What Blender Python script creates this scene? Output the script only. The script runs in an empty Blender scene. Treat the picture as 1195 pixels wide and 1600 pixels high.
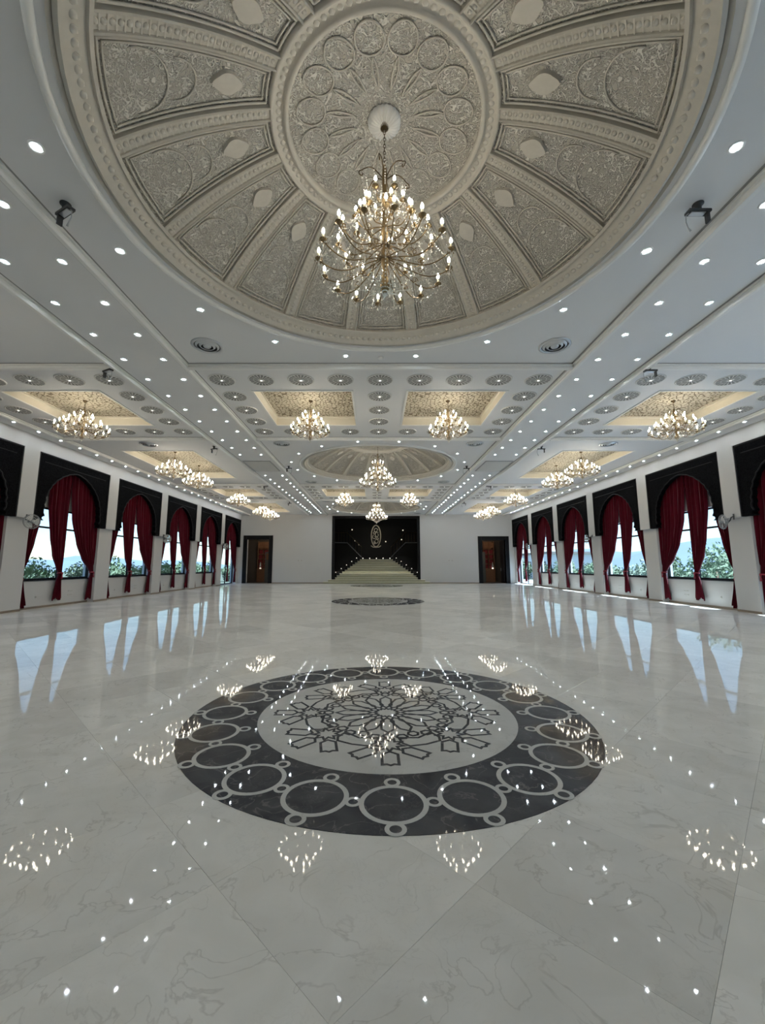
import bpy, math, random
from mathutils import Vector, Matrix
random.seed(7)
PI = math.pi
sin, cos = math.sin, math.cos
S = bpy.context.scene
C = S.collection

# ------------------------------------------------------------------ camera
cd = bpy.data.cameras.new('camera'); cam = bpy.data.objects.new('camera', cd); C.objects.link(cam)
cd.sensor_fit = 'AUTO'; cd.sensor_width = 36.0
cd.lens = 652.0 / 1600.0 * 36.0
cd.shift_x = 11.5 / 1600.0; cd.shift_y = -8.0 / 1600.0
cd.clip_start = 0.05; cd.clip_end = 2000
cam.location = (-0.114, 0, 1.45); cam.rotation_euler = (PI / 2 + 0.1398, 0, 0)
S.camera = cam
# ------------------------------------------------------------------ colour management, world, sun
S.view_settings.view_transform = 'Standard'; S.view_settings.look = 'None'
S.view_settings.gamma = 1.0; S.view_settings.use_curve_mapping = False
S.view_settings.exposure = 0.0
SKY_STRENGTH = 0.30
SUN_STRENGTH = 27.0
DOWNLIGHT_RADIANCE = 420.0
BULB_RADIANCE = 72.0
w = bpy.data.worlds.new('world'); S.world = w; w.use_nodes = True
nt = w.node_tree; nt.nodes.clear()
sky = nt.nodes.new('ShaderNodeTexSky'); sky.sky_type = 'NISHITA'; sky.sun_disc = False
sky.sun_elevation = math.radians(72); sky.sun_rotation = math.radians(100); sky.air_density = 1.2; sky.dust_density = 0.4
bg = nt.nodes.new('ShaderNodeBackground'); bg.inputs[1].default_value = SKY_STRENGTH
tc = nt.nodes.new('ShaderNodeTexCoord'); mp = nt.nodes.new('ShaderNodeMapping'); mp.inputs['Scale'].default_value = (1.5, 1.5, 5)
cn = nt.nodes.new('ShaderNodeTexNoise'); cn.inputs['Scale'].default_value = 2.2; cn.inputs['Detail'].default_value = 6
cr = nt.nodes.new('ShaderNodeValToRGB'); cr.color_ramp.elements[0].position = .52; cr.color_ramp.elements[1].position = .75
mx = nt.nodes.new('ShaderNodeMix'); mx.data_type = 'RGBA'
mx.inputs[7].default_value = (4.6, 5.0, 5.4, 1)
out = nt.nodes.new('ShaderNodeOutputWorld')
L = nt.links.new
L(tc.outputs['Generated'], mp.inputs[0]); L(mp.outputs[0], cn.inputs['Vector']); L(cn.outputs[0], cr.inputs[0])
L(cr.outputs[0], mx.inputs[0]); L(sky.outputs[0], mx.inputs[6]); L(mx.outputs[2], bg.inputs[0]); L(bg.outputs[0], out.inputs[0])
sl = bpy.data.lights.new('sun', 'SUN'); so = bpy.data.objects.new('sun', sl); C.objects.link(so)
sl.energy = SUN_STRENGTH; sl.angle = math.radians(0.6); sl.color = (1, .96, .9)
so.rotation_euler = (math.radians(6), math.radians(17), 0); so.location = (30, 10, 30)

# ------------------------------------------------------------------ helpers
H = 5.715                      # ceiling height
YF = 34.95                     # far wall
YB = -4.5                      # back wall
YC = (4.45, 17.65, 30.85)      # dome centres
BAND = (11.05, 24.25)          # coffer band centres
XW = 11.33                     # bulkhead face of the side walls
BAYS = [9.23 + 4.37 * k for k in range(6)]
ALLB = [-3.88, .49, 4.86] + BAYS

class MB:
    def __init__(s): s.v = []; s.f = []
    def add(s, vs, fs):
        o = len(s.v); s.v += [tuple(p) for p in vs]; s.f += [tuple(i + o for i in f) for f in fs]; return s
    def quad(s, a, b, c, d): return s.add([a, b, c, d], [(0, 1, 2, 3)])
    def box(s, x0, x1, y0, y1, z0, z1):
        return s.add([(x0,y0,z0),(x1,y0,z0),(x1,y1,z0),(x0,y1,z0),(x0,y0,z1),(x1,y0,z1),(x1,y1,z1),(x0,y1,z1)],
                     [(0,3,2,1),(4,5,6,7),(0,1,5,4),(1,2,6,5),(2,3,7,6),(3,0,4,7)])
    def lathe(s, prof, n=16, c=(0,0,0), a0=0):
        vs = []; fs = []
        for r, z in prof:
            for k in range(n):
                a = a0 + 2*PI*k/n; vs.append((c[0]+r*cos(a), c[1]+r*sin(a), c[2]+z))
        for i in range(len(prof)-1):
            for k in range(n):
                k2 = (k+1) % n
                fs.append((i*n+k, i*n+k2, (i+1)*n+k2, (i+1)*n+k))
        return s.add(vs, fs)
    def disc(s, c, r, n=16, up=False):
        vs = [(c[0]+r*cos(2*PI*k/n), c[1]+r*sin(2*PI*k/n), c[2]) for k in range(n)]
        return s.add(vs, [tuple(range(n)) if up else tuple(reversed(range(n)))])
    def tube(s, pts, r, n=6, cap=True, closed=False):
        pts = [Vector(p) for p in pts]; m = len(pts); vs = []; fs = []
        prev = None
        for i, p in enumerate(pts):
            if closed: t = pts[(i+1) % m] - pts[i-1]
            else: t = pts[min(i+1, m-1)] - pts[max(i-1, 0)]
            if t.length < 1e-9: t = Vector((0,0,1))
            t.normalize()
            if prev is None:
                u = t.orthogonal().normalized()
            else:
                u = prev - t*prev.dot(t)
                u = u.normalized() if u.length > 1e-6 else t.orthogonal().normalized()
            prev = u; b = t.cross(u)
            rr = r[i] if isinstance(r, (list, tuple)) else r
            for k in range(n):
                a = 2*PI*k/n; vs.append(p + u*(rr*cos(a)) + b*(rr*sin(a)))
        for i in range(m if closed else m-1):
            j = (i+1) % m
            for k in range(n):
                k2 = (k+1) % n; fs.append((i*n+k, i*n+k2, j*n+k2, j*n+k))
        if cap and not closed:
            fs.append(tuple(reversed(range(n)))); fs.append(tuple(range((m-1)*n, m*n)))
        return s.add(vs, fs)
    def ball(s, c, rx, rz=None, n=8, m=6):
        rz = rz or rx; vs = [(c[0], c[1], c[2]-rz)]; fs = []
        for i in range(1, m):
            t = -PI/2 + PI*i/m
            for k in range(n):
                a = 2*PI*k/n; vs.append((c[0]+rx*cos(t)*cos(a), c[1]+rx*cos(t)*sin(a), c[2]+rz*sin(t)))
        vs.append((c[0], c[1], c[2]+rz)); e = len(vs)-1
        for k in range(n):
            k2 = (k+1) % n
            fs.append((0, 1+k2, 1+k)); fs.append((e, e-n+k, e-n+k2))
            for i in range(m-2): fs.append((1+i*n+k, 1+i*n+k2, 1+(i+1)*n+k2, 1+(i+1)*n+k))
        return s.add(vs, fs)
    def octa(s, c, r, h):
        x, y, z = c
        return s.add([(x+r,y,z),(x,y+r,z),(x-r,y,z),(x,y-r,z),(x,y,z+h),(x,y,z-h)],
                     [(0,1,4),(1,2,4),(2,3,4),(3,0,4),(1,0,5),(2,1,5),(3,2,5),(0,3,5)])
    def grid(s, rows, closed=False):
        n = len(rows[0]); vs = [p for r in rows for p in r]; fs = []
        for i in range(len(rows)-1):
            for k in range(n-1+(1 if closed else 0)):
                k2 = (k+1) % n; fs.append((i*n+k, i*n+k2, (i+1)*n+k2, (i+1)*n+k))
        return s.add(vs, fs)
    def strip(s, pts, wd, z0, z1, closed=False):
        """flat band of width wd along a 2-D polyline, extruded z0..z1"""
        m = len(pts); P = [Vector((p[0], p[1])) for p in pts]; lft = []; rgt = []
        for i in range(m):
            a = P[i-1] if (closed or i > 0) else None
            b = P[(i+1) % m] if (closed or i < m-1) else None
            d1 = (P[i]-a).normalized() if a is not None else None
            d2 = (b-P[i]).normalized() if b is not None else None
            d1 = d1 or d2; d2 = d2 or d1
            n1 = Vector((-d1.y, d1.x)); n2 = Vector((-d2.y, d2.x)); nn = n1+n2
            nn = nn.normalized() if nn.length > 1e-4 else n1
            k = 1/max(.45, nn.dot(n1)); lft.append(P[i]+nn*wd/2*k); rgt.append(P[i]-nn*wd/2*k)
        o = []
        for i in range(m if closed else m-1):
            j = (i+1) % m
            a, b, c, d = rgt[i], rgt[j], lft[j], lft[i]
            vs = [(q.x,q.y,z) for z in (z0,z1) for q in (a,b,c,d)]
            s.add(vs, [(0,3,2,1),(4,5,6,7),(0,1,5,4),(2,3,7,6)])
        return s
    def build(s, name, m, parent=None, smooth=False, loc=None, rz=0):
        me = bpy.data.meshes.new(name); me.from_pydata(s.v, [], s.f); me.update()
        if smooth: me.polygons.foreach_set('use_smooth', [True]*len(me.polygons))
        if m: me.materials.append(m)
        return mesh_obj(name, me, parent, loc, rz)

def mesh_obj(name, me, parent=None, loc=None, rz=0):
    o = bpy.data.objects.new(name, me); C.objects.link(o); o.parent = parent
    if loc: o.location = loc
    o.rotation_euler = (0, 0, rz)
    return o
def tag(o, label, cat, group=None):
    o['label'] = label; o['category'] = cat
    if group: o['group'] = group
    return o
def empty(name, loc=(0,0,0), label=None, cat=None, group=None, rz=0):
    o = bpy.data.objects.new(name, None); C.objects.link(o); o.empty_display_size = .1
    o.location = loc; o.rotation_euler = (0,0,rz)
    if label: tag(o, label, cat, group)
    return o
def struct(o): o['kind'] = 'structure'; return o
def stuff(o): o['kind'] = 'stuff'; return o

_o1 = ['zeroth','first','second','third','fourth','fifth','sixth','seventh','eighth','ninth','tenth','eleventh','twelfth','thirteenth','fourteenth','fifteenth','sixteenth','seventeenth','eighteenth','nineteenth','twentieth']
def nth(n):
    if n <= 20: return _o1[n]
    t = {2: 'twenty', 3: 'thirty', 4: 'forty'}[n//10]
    return (t+'-'+_o1[n % 10]) if n % 10 else {30: 'thirtieth', 40: 'fortieth'}[n]
KIDS = {}
def copy_tree(o, parent=None):
    c = o.copy(); C.objects.link(c); c.parent = parent
    if o.name not in KIDS: KIDS[o.name] = list(o.children)
    for ch in KIDS[o.name]: copy_tree(ch, c)
    return c
def interp(keys, z):
    if z >= keys[0][0]: return keys[0][1]
    for (a, p), (b, q) in zip(keys, keys[1:]):
        if b <= z <= a:
            t = (a-z)/(a-b); t = t*t*(3-2*t)*.35 + t*.65
            return p+(q-p)*t
    return keys[-1][1]

# ------------------------------------------------------------------ materials
def M(name, col, rough=.5, metal=0.0, emit=0.0, ecol=None, var=.06, vscale=6.0, bump=0.0, bscale=30.0, spec=.5, sheen=0.0):
    m = bpy.data.materials.new(name); m.use_nodes = True; t = m.node_tree; b = t.nodes['Principled BSDF']
    b.inputs['Roughness'].default_value = rough; b.inputs['Metallic'].default_value = metal
    b.inputs['Specular IOR Level'].default_value = spec
    if sheen: b.inputs['Sheen Weight'].default_value = sheen
    co = t.nodes.new('ShaderNodeTexCoord')
    if var:
        n = t.nodes.new('ShaderNodeTexNoise'); n.inputs['Scale'].default_value = vscale; n.inputs['Detail'].default_value = 4
        r = t.nodes.new('ShaderNodeMix'); r.data_type = 'RGBA'
        r.inputs[6].default_value = (*[c*(1-var) for c in col], 1); r.inputs[7].default_value = (*[min(1, c*(1+var)) for c in col], 1)
        t.links.new(co.outputs['Object'], n.inputs['Vector']); t.links.new(n.outputs[0], r.inputs[0]); t.links.new(r.outputs[2], b.inputs['Base Color'])
    else: b.inputs['Base Color'].default_value = (*col, 1)
    if bump:
        n2 = t.nodes.new('ShaderNodeTexNoise'); n2.inputs['Scale'].default_value = bscale; n2.inputs['Detail'].default_value = 3
        bp = t.nodes.new('ShaderNodeBump'); bp.inputs['Distance'].default_value = bump
        t.links.new(co.outputs['Object'], n2.inputs['Vector']); t.links.new(n2.outputs[0], bp.inputs['Height']); t.links.new(bp.outputs[0], b.inputs['Normal'])
    if emit:
        b.inputs['Emission Color'].default_value = (*(ecol or col), 1); b.inputs['Emission Strength'].default_value = emit
    return m

def arabesque(name, ground, raised, s1=9.0, s2=17.0, dist=.03, rough=.75, spec=.3):
    """stucco carved with winding scrolls: relief from noise ridges"""
    m = bpy.data.materials.new(name); m.use_nodes = True; t = m.node_tree; b = t.nodes['Principled BSDF']; lk = t.links.new
    b.inputs['Roughness'].default_value = rough; b.inputs['Specular IOR Level'].default_value = spec
    co = t.nodes.new('ShaderNodeTexCoord'); hs = []
    for sc, wd in ((s1, .045), (s2, .06)):
        n = t.nodes.new('ShaderNodeTexNoise'); n.inputs['Scale'].default_value = sc; n.inputs['Detail'].default_value = 1.5; n.inputs['Distortion'].default_value = 1.2
        a = t.nodes.new('ShaderNodeMath'); a.operation = 'SUBTRACT'; a.inputs[1].default_value = .5
        c = t.nodes.new('ShaderNodeMath'); c.operation = 'ABSOLUTE'
        d = t.nodes.new('ShaderNodeMapRange'); d.inputs[1].default_value = wd*.35; d.inputs[2].default_value = wd; d.inputs[3].default_value = 1; d.inputs[4].default_value = 0
        lk(co.outputs['Object'], n.inputs['Vector']); lk(n.outputs[0], a.inputs[0]); lk(a.outputs[0], c.inputs[0]); lk(c.outputs[0], d.inputs[0]); hs.append(d)
    mxn = t.nodes.new('ShaderNodeMath'); mxn.operation = 'MAXIMUM'; lk(hs[0].outputs[0], mxn.inputs[0]); lk(hs[1].outputs[0], mxn.inputs[1])
    r = t.nodes.new('ShaderNodeMix'); r.data_type = 'RGBA'; r.inputs[6].default_value = (*ground, 1); r.inputs[7].default_value = (*raised, 1)
    lk(mxn.outputs[0], r.inputs[0]); lk(r.outputs[2], b.inputs['Base Color'])
    bp = t.nodes.new('ShaderNodeBump'); bp.inputs['Distance'].default_value = dist; bp.inputs['Strength'].default_value = 1
    lk(mxn.outputs[0], bp.inputs['Height']); lk(bp.outputs[0], b.inputs['Normal'])
    return m

def lattice(name, ground, raised, sc=7.0):
    m = bpy.data.materials.new(name); m.use_nodes = True; t = m.node_tree; b = t.nodes['Principled BSDF']; lk = t.links.new
    b.inputs['Roughness'].default_value = .7
    co = t.nodes.new('ShaderNodeTexCoord'); v = t.nodes.new('ShaderNodeTexVoronoi'); v.feature = 'DISTANCE_TO_EDGE'; v.inputs['Scale'].default_value = sc; v.inputs['Randomness'].default_value = .95
    d = t.nodes.new('ShaderNodeMapRange'); d.inputs[1].default_value = .05; d.inputs[2].default_value = .1
    r = t.nodes.new('ShaderNodeMix'); r.data_type = 'RGBA'; r.inputs[6].default_value = (*ground, 1); r.inputs[7].default_value = (*raised, 1)
    bp = t.nodes.new('ShaderNodeBump'); bp.inputs['Distance'].default_value = .05
    lk(co.outputs['Object'], v.inputs['Vector']); lk(v.outputs['Distance'], d.inputs[0]); lk(d.outputs[0], r.inputs[0]); lk(r.outputs[2], b.inputs['Base Color'])
    lk(d.outputs[0], bp.inputs['Height']); lk(bp.outputs[0], b.inputs['Normal'])
    return m

TILE = .85; TU, TV = .43, .06
def marble(name, base, dark, light, rough=.07, tile=True, vs=1.6, tonal=.16, matt=.42):
    m = bpy.data.materials.new(name); m.use_nodes = True; t = m.node_tree; b = t.nodes['Principled BSDF']; lk = t.links.new
    b.inputs['Roughness'].default_value = rough; b.inputs['IOR'].default_value = 1.32
    geo = t.nodes.new('ShaderNodeNewGeometry')
    rot = t.nodes.new('ShaderNodeVectorRotate'); rot.rotation_type = 'Z_AXIS'; rot.inputs['Angle'].default_value = PI/4
    lk(geo.outputs['Position'], rot.inputs['Vector'])
    dv = t.nodes.new('ShaderNodeVectorMath'); dv.operation = 'DIVIDE'; dv.inputs[1].default_value = (TILE, TILE, 1000.0)
    fl = t.nodes.new('ShaderNodeVectorMath'); fl.operation = 'FLOOR'
    sb = t.nodes.new('ShaderNodeVectorMath'); sb.operation = 'SUBTRACT'; sb.inputs[1].default_value = (TU, TV, 0)
    lk(rot.outputs[0], sb.inputs[0]); lk(sb.outputs[0], dv.inputs[0]); lk(dv.outputs[0], fl.inputs[0])
    wn = t.nodes.new('ShaderNodeTexWhiteNoise'); wn.noise_dimensions = '2D'; lk(fl.outputs[0], wn.inputs['Vector'])
    off = t.nodes.new('ShaderNodeVectorMath'); off.operation = 'MULTIPLY_ADD'; off.inputs[1].default_value = (9, 9, 9)
    lk(wn.outputs['Color'], off.inputs[0]); lk(geo.outputs['Position'], off.inputs[2])
    src = off.outputs[0] if tile else geo.outputs['Position']
    n1 = t.nodes.new('ShaderNodeTexNoise'); n1.inputs['Scale'].default_value = vs; n1.inputs['Detail'].default_value = 6; n1.inputs['Distortion'].default_value = .9
    n2 = t.nodes.new('ShaderNodeTexNoise'); n2.inputs['Scale'].default_value = vs*1.1; n2.inputs['Detail'].default_value = 5; n2.inputs['Distortion'].default_value = .7
    lk(src, n1.inputs['Vector']); lk(src, n2.inputs['Vector'])
    a = t.nodes.new('ShaderNodeMath'); a.operation = 'SUBTRACT'; a.inputs[1].default_value = .5
    c = t.nodes.new('ShaderNodeMath'); c.operation = 'ABSOLUTE'
    d = t.nodes.new('ShaderNodeMapRange'); d.inputs[1].default_value = 0; d.inputs[2].default_value = .012; d.inputs[3].default_value = .42; d.inputs[4].default_value = 0
    lk(n2.outputs[0], a.inputs[0]); lk(a.outputs[0], c.inputs[0]); lk(c.outputs[0], d.inputs[0])
    r = t.nodes.new('ShaderNodeMix'); r.data_type = 'RGBA'; r.inputs[6].default_value = (*base, 1); r.inputs[7].default_value = (*light, 1)
    cl = t.nodes.new('ShaderNodeMapRange'); cl.inputs[1].default_value = .35; cl.inputs[2].default_value = .7; lk(n1.outputs[0], cl.inputs[0]); lk(cl.outputs[0], r.inputs[0])
    r2 = t.nodes.new('ShaderNodeMix'); r2.data_type = 'RGBA'; r2.inputs[7].default_value = (*dark, 1)
    n4 = t.nodes.new('ShaderNodeTexNoise'); n4.inputs['Scale'].default_value = vs*.9; n4.inputs['Detail'].default_value = 3; lk(src, n4.inputs['Vector'])
    mk = t.nodes.new('ShaderNodeMapRange'); mk.inputs[1].default_value = .47; mk.inputs[2].default_value = .62; lk(n4.outputs[0], mk.inputs[0])
    n5 = t.nodes.new('ShaderNodeTexNoise'); n5.inputs['Scale'].default_value = vs*3.4; n5.inputs['Detail'].default_value = 5; n5.inputs['Distortion'].default_value = 1.4; lk(src, n5.inputs['Vector'])
    a5 = t.nodes.new('ShaderNodeMath'); a5.operation = 'SUBTRACT'; a5.inputs[1].default_value = .5; c5 = t.nodes.new('ShaderNodeMath'); c5.operation = 'ABSOLUTE'
    d5 = t.nodes.new('ShaderNodeMapRange'); d5.inputs[1].default_value = 0; d5.inputs[2].default_value = .02; d5.inputs[3].default_value = .22; d5.inputs[4].default_value = 0
    lk(n5.outputs[0], a5.inputs[0]); lk(a5.outputs[0], c5.inputs[0]); lk(c5.outputs[0], d5.inputs[0])
    im = t.nodes.new('ShaderNodeMath'); im.operation = 'SUBTRACT'; im.inputs[0].default_value = 1.15; lk(mk.outputs[0], im.inputs[1])
    v1 = t.nodes.new('ShaderNodeMath'); v1.operation = 'MULTIPLY'; v2 = t.nodes.new('ShaderNodeMath'); v2.operation = 'MULTIPLY'; v3 = t.nodes.new('ShaderNodeMath'); v3.operation = 'MAXIMUM'
    lk(d.outputs[0], v1.inputs[0]); lk(im.outputs[0], v1.inputs[1]); lk(d5.outputs[0], v2.inputs[0]); lk(mk.outputs[0], v2.inputs[1]); lk(v1.outputs[0], v3.inputs[0]); lk(v2.outputs[0], v3.inputs[1])
    lk(v3.outputs[0], r2.inputs[0]); lk(r.outputs[2], r2.inputs[6])
    hv = t.nodes.new('ShaderNodeHueSaturation'); lk(r2.outputs[2], hv.inputs['Color'])
    tv = t.nodes.new('ShaderNodeMapRange'); tv.inputs[3].default_value = 1-tonal; tv.inputs[4].default_value = 1+tonal*.6
    if tile: lk(wn.outputs['Value'], tv.inputs[0]); lk(tv.outputs[0], hv.inputs['Value'])
    lk(hv.outputs[0], b.inputs['Base Color'])
    n3 = t.nodes.new('ShaderNodeTexNoise'); n3.inputs['Scale'].default_value = 3.2; n3.inputs['Detail'].default_value = 1; lk(geo.outputs['Position'], n3.inputs['Vector'])
    bp = t.nodes.new('ShaderNodeBump'); bp.inputs['Distance'].default_value = .0005; lk(n3.outputs[0], bp.inputs['Height']); lk(bp.outputs[0], b.inputs['Normal'])
    df = t.nodes.new('ShaderNodeBsdfDiffuse'); lk(hv.outputs[0], df.inputs[0]); ms = t.nodes.new('ShaderNodeMixShader'); ms.inputs[0].default_value = matt
    lk(b.outputs[0], ms.inputs[1]); lk(df.outputs[0], ms.inputs[2]); lk(ms.outputs[0], t.nodes['Material Output'].inputs[0])
    return m

def glass_pane(name):
    m = bpy.data.materials.new(name); m.use_nodes = True; t = m.node_tree; t.nodes.clear()
    o = t.nodes.new('ShaderNodeOutputMaterial'); tr = t.nodes.new('ShaderNodeBsdfTransparent'); gl = t.nodes.new('ShaderNodeBsdfGlossy'); gl.inputs['Roughness'].default_value = .02
    tr.inputs[0].default_value = (.62, .82, 1, 1)
    mi = t.nodes.new('ShaderNodeMixShader'); mi.inputs[0].default_value = .035
    t.links.new(tr.outputs[0], mi.inputs[1]); t.links.new(gl.outputs[0], mi.inputs[2]); t.links.new(mi.outputs[0], o.inputs[0])
    return m
def crystal_mat(name):
    m = bpy.data.materials.new(name); m.use_nodes = True; b = m.node_tree.nodes['Principled BSDF']
    b.inputs['Base Color'].default_value = (.92, .90, .85, 1); b.inputs['Roughness'].default_value = .06; b.inputs['Metallic'].default_value = .3; b.inputs['IOR'].default_value = 1.7
    return m

m_white = M('white ceiling paint', (.77, .77, .77), .6, var=.015, vscale=1.5)
m_wall = M('white wall paint', (.56, .555, .55), .6, var=.02, vscale=1.2)
m_trim = M('white moulding', (.82, .82, .80), .5, var=.02)
m_shadow_line = M('grey painted shadow line', (.33, .33, .32), .8)
m_stucco_plain = M('plain taupe stucco', (.57, .54, .48), .75, var=.08, vscale=14)
m_stucco = arabesque('carved taupe stucco', (.47, .445, .395), (.76, .73, .67), 10, 19, .035)
m_stucco_fine = arabesque('finely carved taupe stucco', (.47, .445, .395), (.74, .71, .65), 9, 16, .03)
m_bead = M('beaded stucco', (.62, .59, .53), .75, var=.1, vscale=25)
m_lattice = lattice('gilt geometric lattice', (.20, .16, .10), (.62, .56, .44), 9)
m_cream = M('cream cove paint', (.74, .69, .58), .6, var=.02)
m_rosette = M('grey perforated plate', (.72, .71, .68), .6, var=.05)
m_slot = M('dark slot', (.24, .235, .22), .8)
m_marble = marble('polished grey cream marble tile', (.735, .71, .655), (.48, .45, .40), (.81, .785, .735), rough=.025, vs=3.0, tonal=.11)
m_mdark = marble('black grey inlay marble', (.052, .053, .060), (.26, .24, .23), (.095, .095, .10), rough=.03, tile=False, vs=3.2)
m_mlight = marble('white inlay marble', (.55, .54, .51), (.42, .41, .38), (.63, .62, .59), rough=.03, tile=False, vs=2.6)
m_grout = M('grey grout', (.34, .33, .30), .6)
m_wood = arabesque('carved black walnut', (.003, .003, .004), (.008, .0083, .010), 10, 20, .012, .7, .03)
m_woodp = M('black walnut', (.011, .011, .013), .5, var=.3, vscale=9, spec=.2)
m_velvet = M('crimson velvet', (.078, .0015, .009), .9, var=.25, vscale=5, sheen=.15, spec=.1)
m_tie = M('crimson satin tie band', (.28, .02, .04), .5, var=.1)
m_gold = M('aged brass', (.24, .175, .095), .35, 1.0, var=.12, vscale=20)
m_bronze = M('dark bronze', (.12, .085, .045), .4, .9, var=.2, vscale=18)
m_candle = M('ivory candle sleeve', (.75, .68, .5), .5)
m_bulb = M('warm glowing bulb', (1, .85, .6), .4, emit=BULB_RADIANCE, ecol=(1, .90, .72), var=0)
m_lens = M('cool white lit lens', (.9, .95, 1), .4, emit=DOWNLIGHT_RADIANCE, ecol=(.82, .93, 1), var=0)
m_reflector = M('lit lamp reflector', (.9, .95, 1), .3, emit=1.3, ecol=(.80, .93, 1), var=0)
m_lens2 = M('warm white lit lens', (1, .95, .85), .4, emit=5, ecol=(1, .95, .86), var=0)
m_chrome = M('brushed aluminium', (.58, .60, .62), .3, .9, var=.06)
m_grey = M('grey painted metal', (.36, .37, .38), .45, .3, var=.06)
m_dkgrey = M('dark grey metal', (.05, .052, .055), .45, .4, var=.15)
m_black = M('black frame paint', (.007, .007, .008), .5, var=.2, spec=.15)
m_glass = glass_pane('window glass'); m_crystal = crystal_mat('cut crystal')
m_fanw = M('pale plastic', (.62, .62, .60), .45, var=.03)
m_plate = M('ivory plastic plate', (.60, .58, .54), .5)
m_skirt = M('brown marble skirting', (.24, .19, .15), .3, var=.15)
m_riser_shaded = M('olive cream shaded riser marble', (.30, .29, .19), .35, var=.12, vscale=5)  # riser shade is painted into this darker tone
m_tread_lit = M('pale cream lit tread marble', (.72, .70, .56), .3, var=.06, vscale=5)  # light from above is painted into this paler tread tone
m_steplamp = M('small step lamp', (1, .95, .85), .4, emit=1.6, ecol=(1, .95, .86), var=0)
m_darkw = M('black stairwell panelling', (.006, .0055, .005), .4, var=.3, vscale=2, spec=.2)
m_brown = M('reddish brown wood', (.20, .085, .035), .5, var=.3, vscale=7)
m_red = M('dark red felt', (.20, .01, .012), .7, var=.2)
m_greyp = M('grey green panel', (.10, .10, .085), .6, var=.15)
m_grass = M('lawn', (.05, .06, .04), .9, var=.4, vscale=.8)
m_leaf = M('olive leaves', (.085, .13, .07), .7, var=.5, vscale=2.5)
m_leaf2 = M('grey green leaves', (.14, .18, .13), .7, var=.4, vscale=2.5)
m_bark = M('brown bark', (.12, .08, .05), .9, var=.3)
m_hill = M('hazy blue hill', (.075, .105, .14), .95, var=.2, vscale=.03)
m_build = M('white render', (.78, .79, .80), .8, var=.03)
m_tileroof = M('grey roof', (.3, .28, .26), .8)

# ------------------------------------------------------------------ floor
b = MB(); b.box(-12.2, 12.2, YB-.2, YF+.02, -.12, -.004)
floor = struct(b.build('floor', m_grout))
R2 = math.sqrt(.5); gp = .0006
cells = []
n = int(60/TILE)
for i in range(-n, n):
    for j in range(-n, n):
        u = (i+.5)*TILE+TU; v = (j+.5)*TILE+TV          # rotated frame: world = rot(-45)*(u,v)
        x = (u+v)*R2; y = (v-u)*R2
        if abs(x) > 11.76+.6 or y < YB-.6 or y > YF+.6: continue
        if abs(x) > 11.2 or y < YB+.62 or y > YF-.62: kind = 'edge'
        else: kind = 'full'
        if any(math.hypot(x, y-c) < 1.9-.62 for c in YC): continue
        cells.append((x, y, kind))
def clip_poly(poly, x0, x1, y0, y1):
    for ax, val, sg in ((0, x0, 1), (0, x1, -1), (1, y0, 1), (1, y1, -1)):
        o = []
        for k in range(len(poly)):
            p, q = poly[k-1], poly[k]; ip = (p[ax]-val)*sg >= 0; iq = (q[ax]-val)*sg >= 0
            if ip != iq:
                t = (val-p[ax])/(q[ax]-p[ax]); o.append((p[0]+(q[0]-p[0])*t, p[1]+(q[1]-p[1])*t))
            if iq: o.append(q)
        poly = o
        if not poly: return []
    return poly
def infront(x, y):
    if y < .9: return False
    return abs(x+.1) < .98*y+.8
near = sorted([c for c in cells if c[2] == 'full' and infront(c[0], c[1])], key=lambda c: c[1]**2+c[0]**2)[:300]
nearset = set(near)
d = TILE*R2-gp*1.4
tm = MB(); tm.add([(d,0,0),(0,d,0),(-d,0,0),(0,-d,0),(d,0,-.004),(0,d,-.004),(-d,0,-.004),(0,-d,-.004)], [(0,1,2,3),(4,5,1,0),(5,6,2,1),(6,7,3,2),(7,4,0,3)])
t0 = tm.build('marble_tile', m_marble, floor, loc=(near[0][0], near[0][1], 0))
for c in near[1:]: mesh_obj('marble_tile', t0.data, floor, (c[0], c[1], 0))
b = MB()
for x, y, k in cells:
    if (x, y, k) in nearset: continue
    P = clip_poly([(x+d, y), (x, y+d), (x-d, y), (x, y-d)], -11.75, 11.75, YB, YF)
    if len(P) > 2: b.add([(p[0], p[1], 0) for p in P], [tuple(range(len(P)))])
stuff(b.build('distant_marble_tiles', m_marble, floor))

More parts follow.
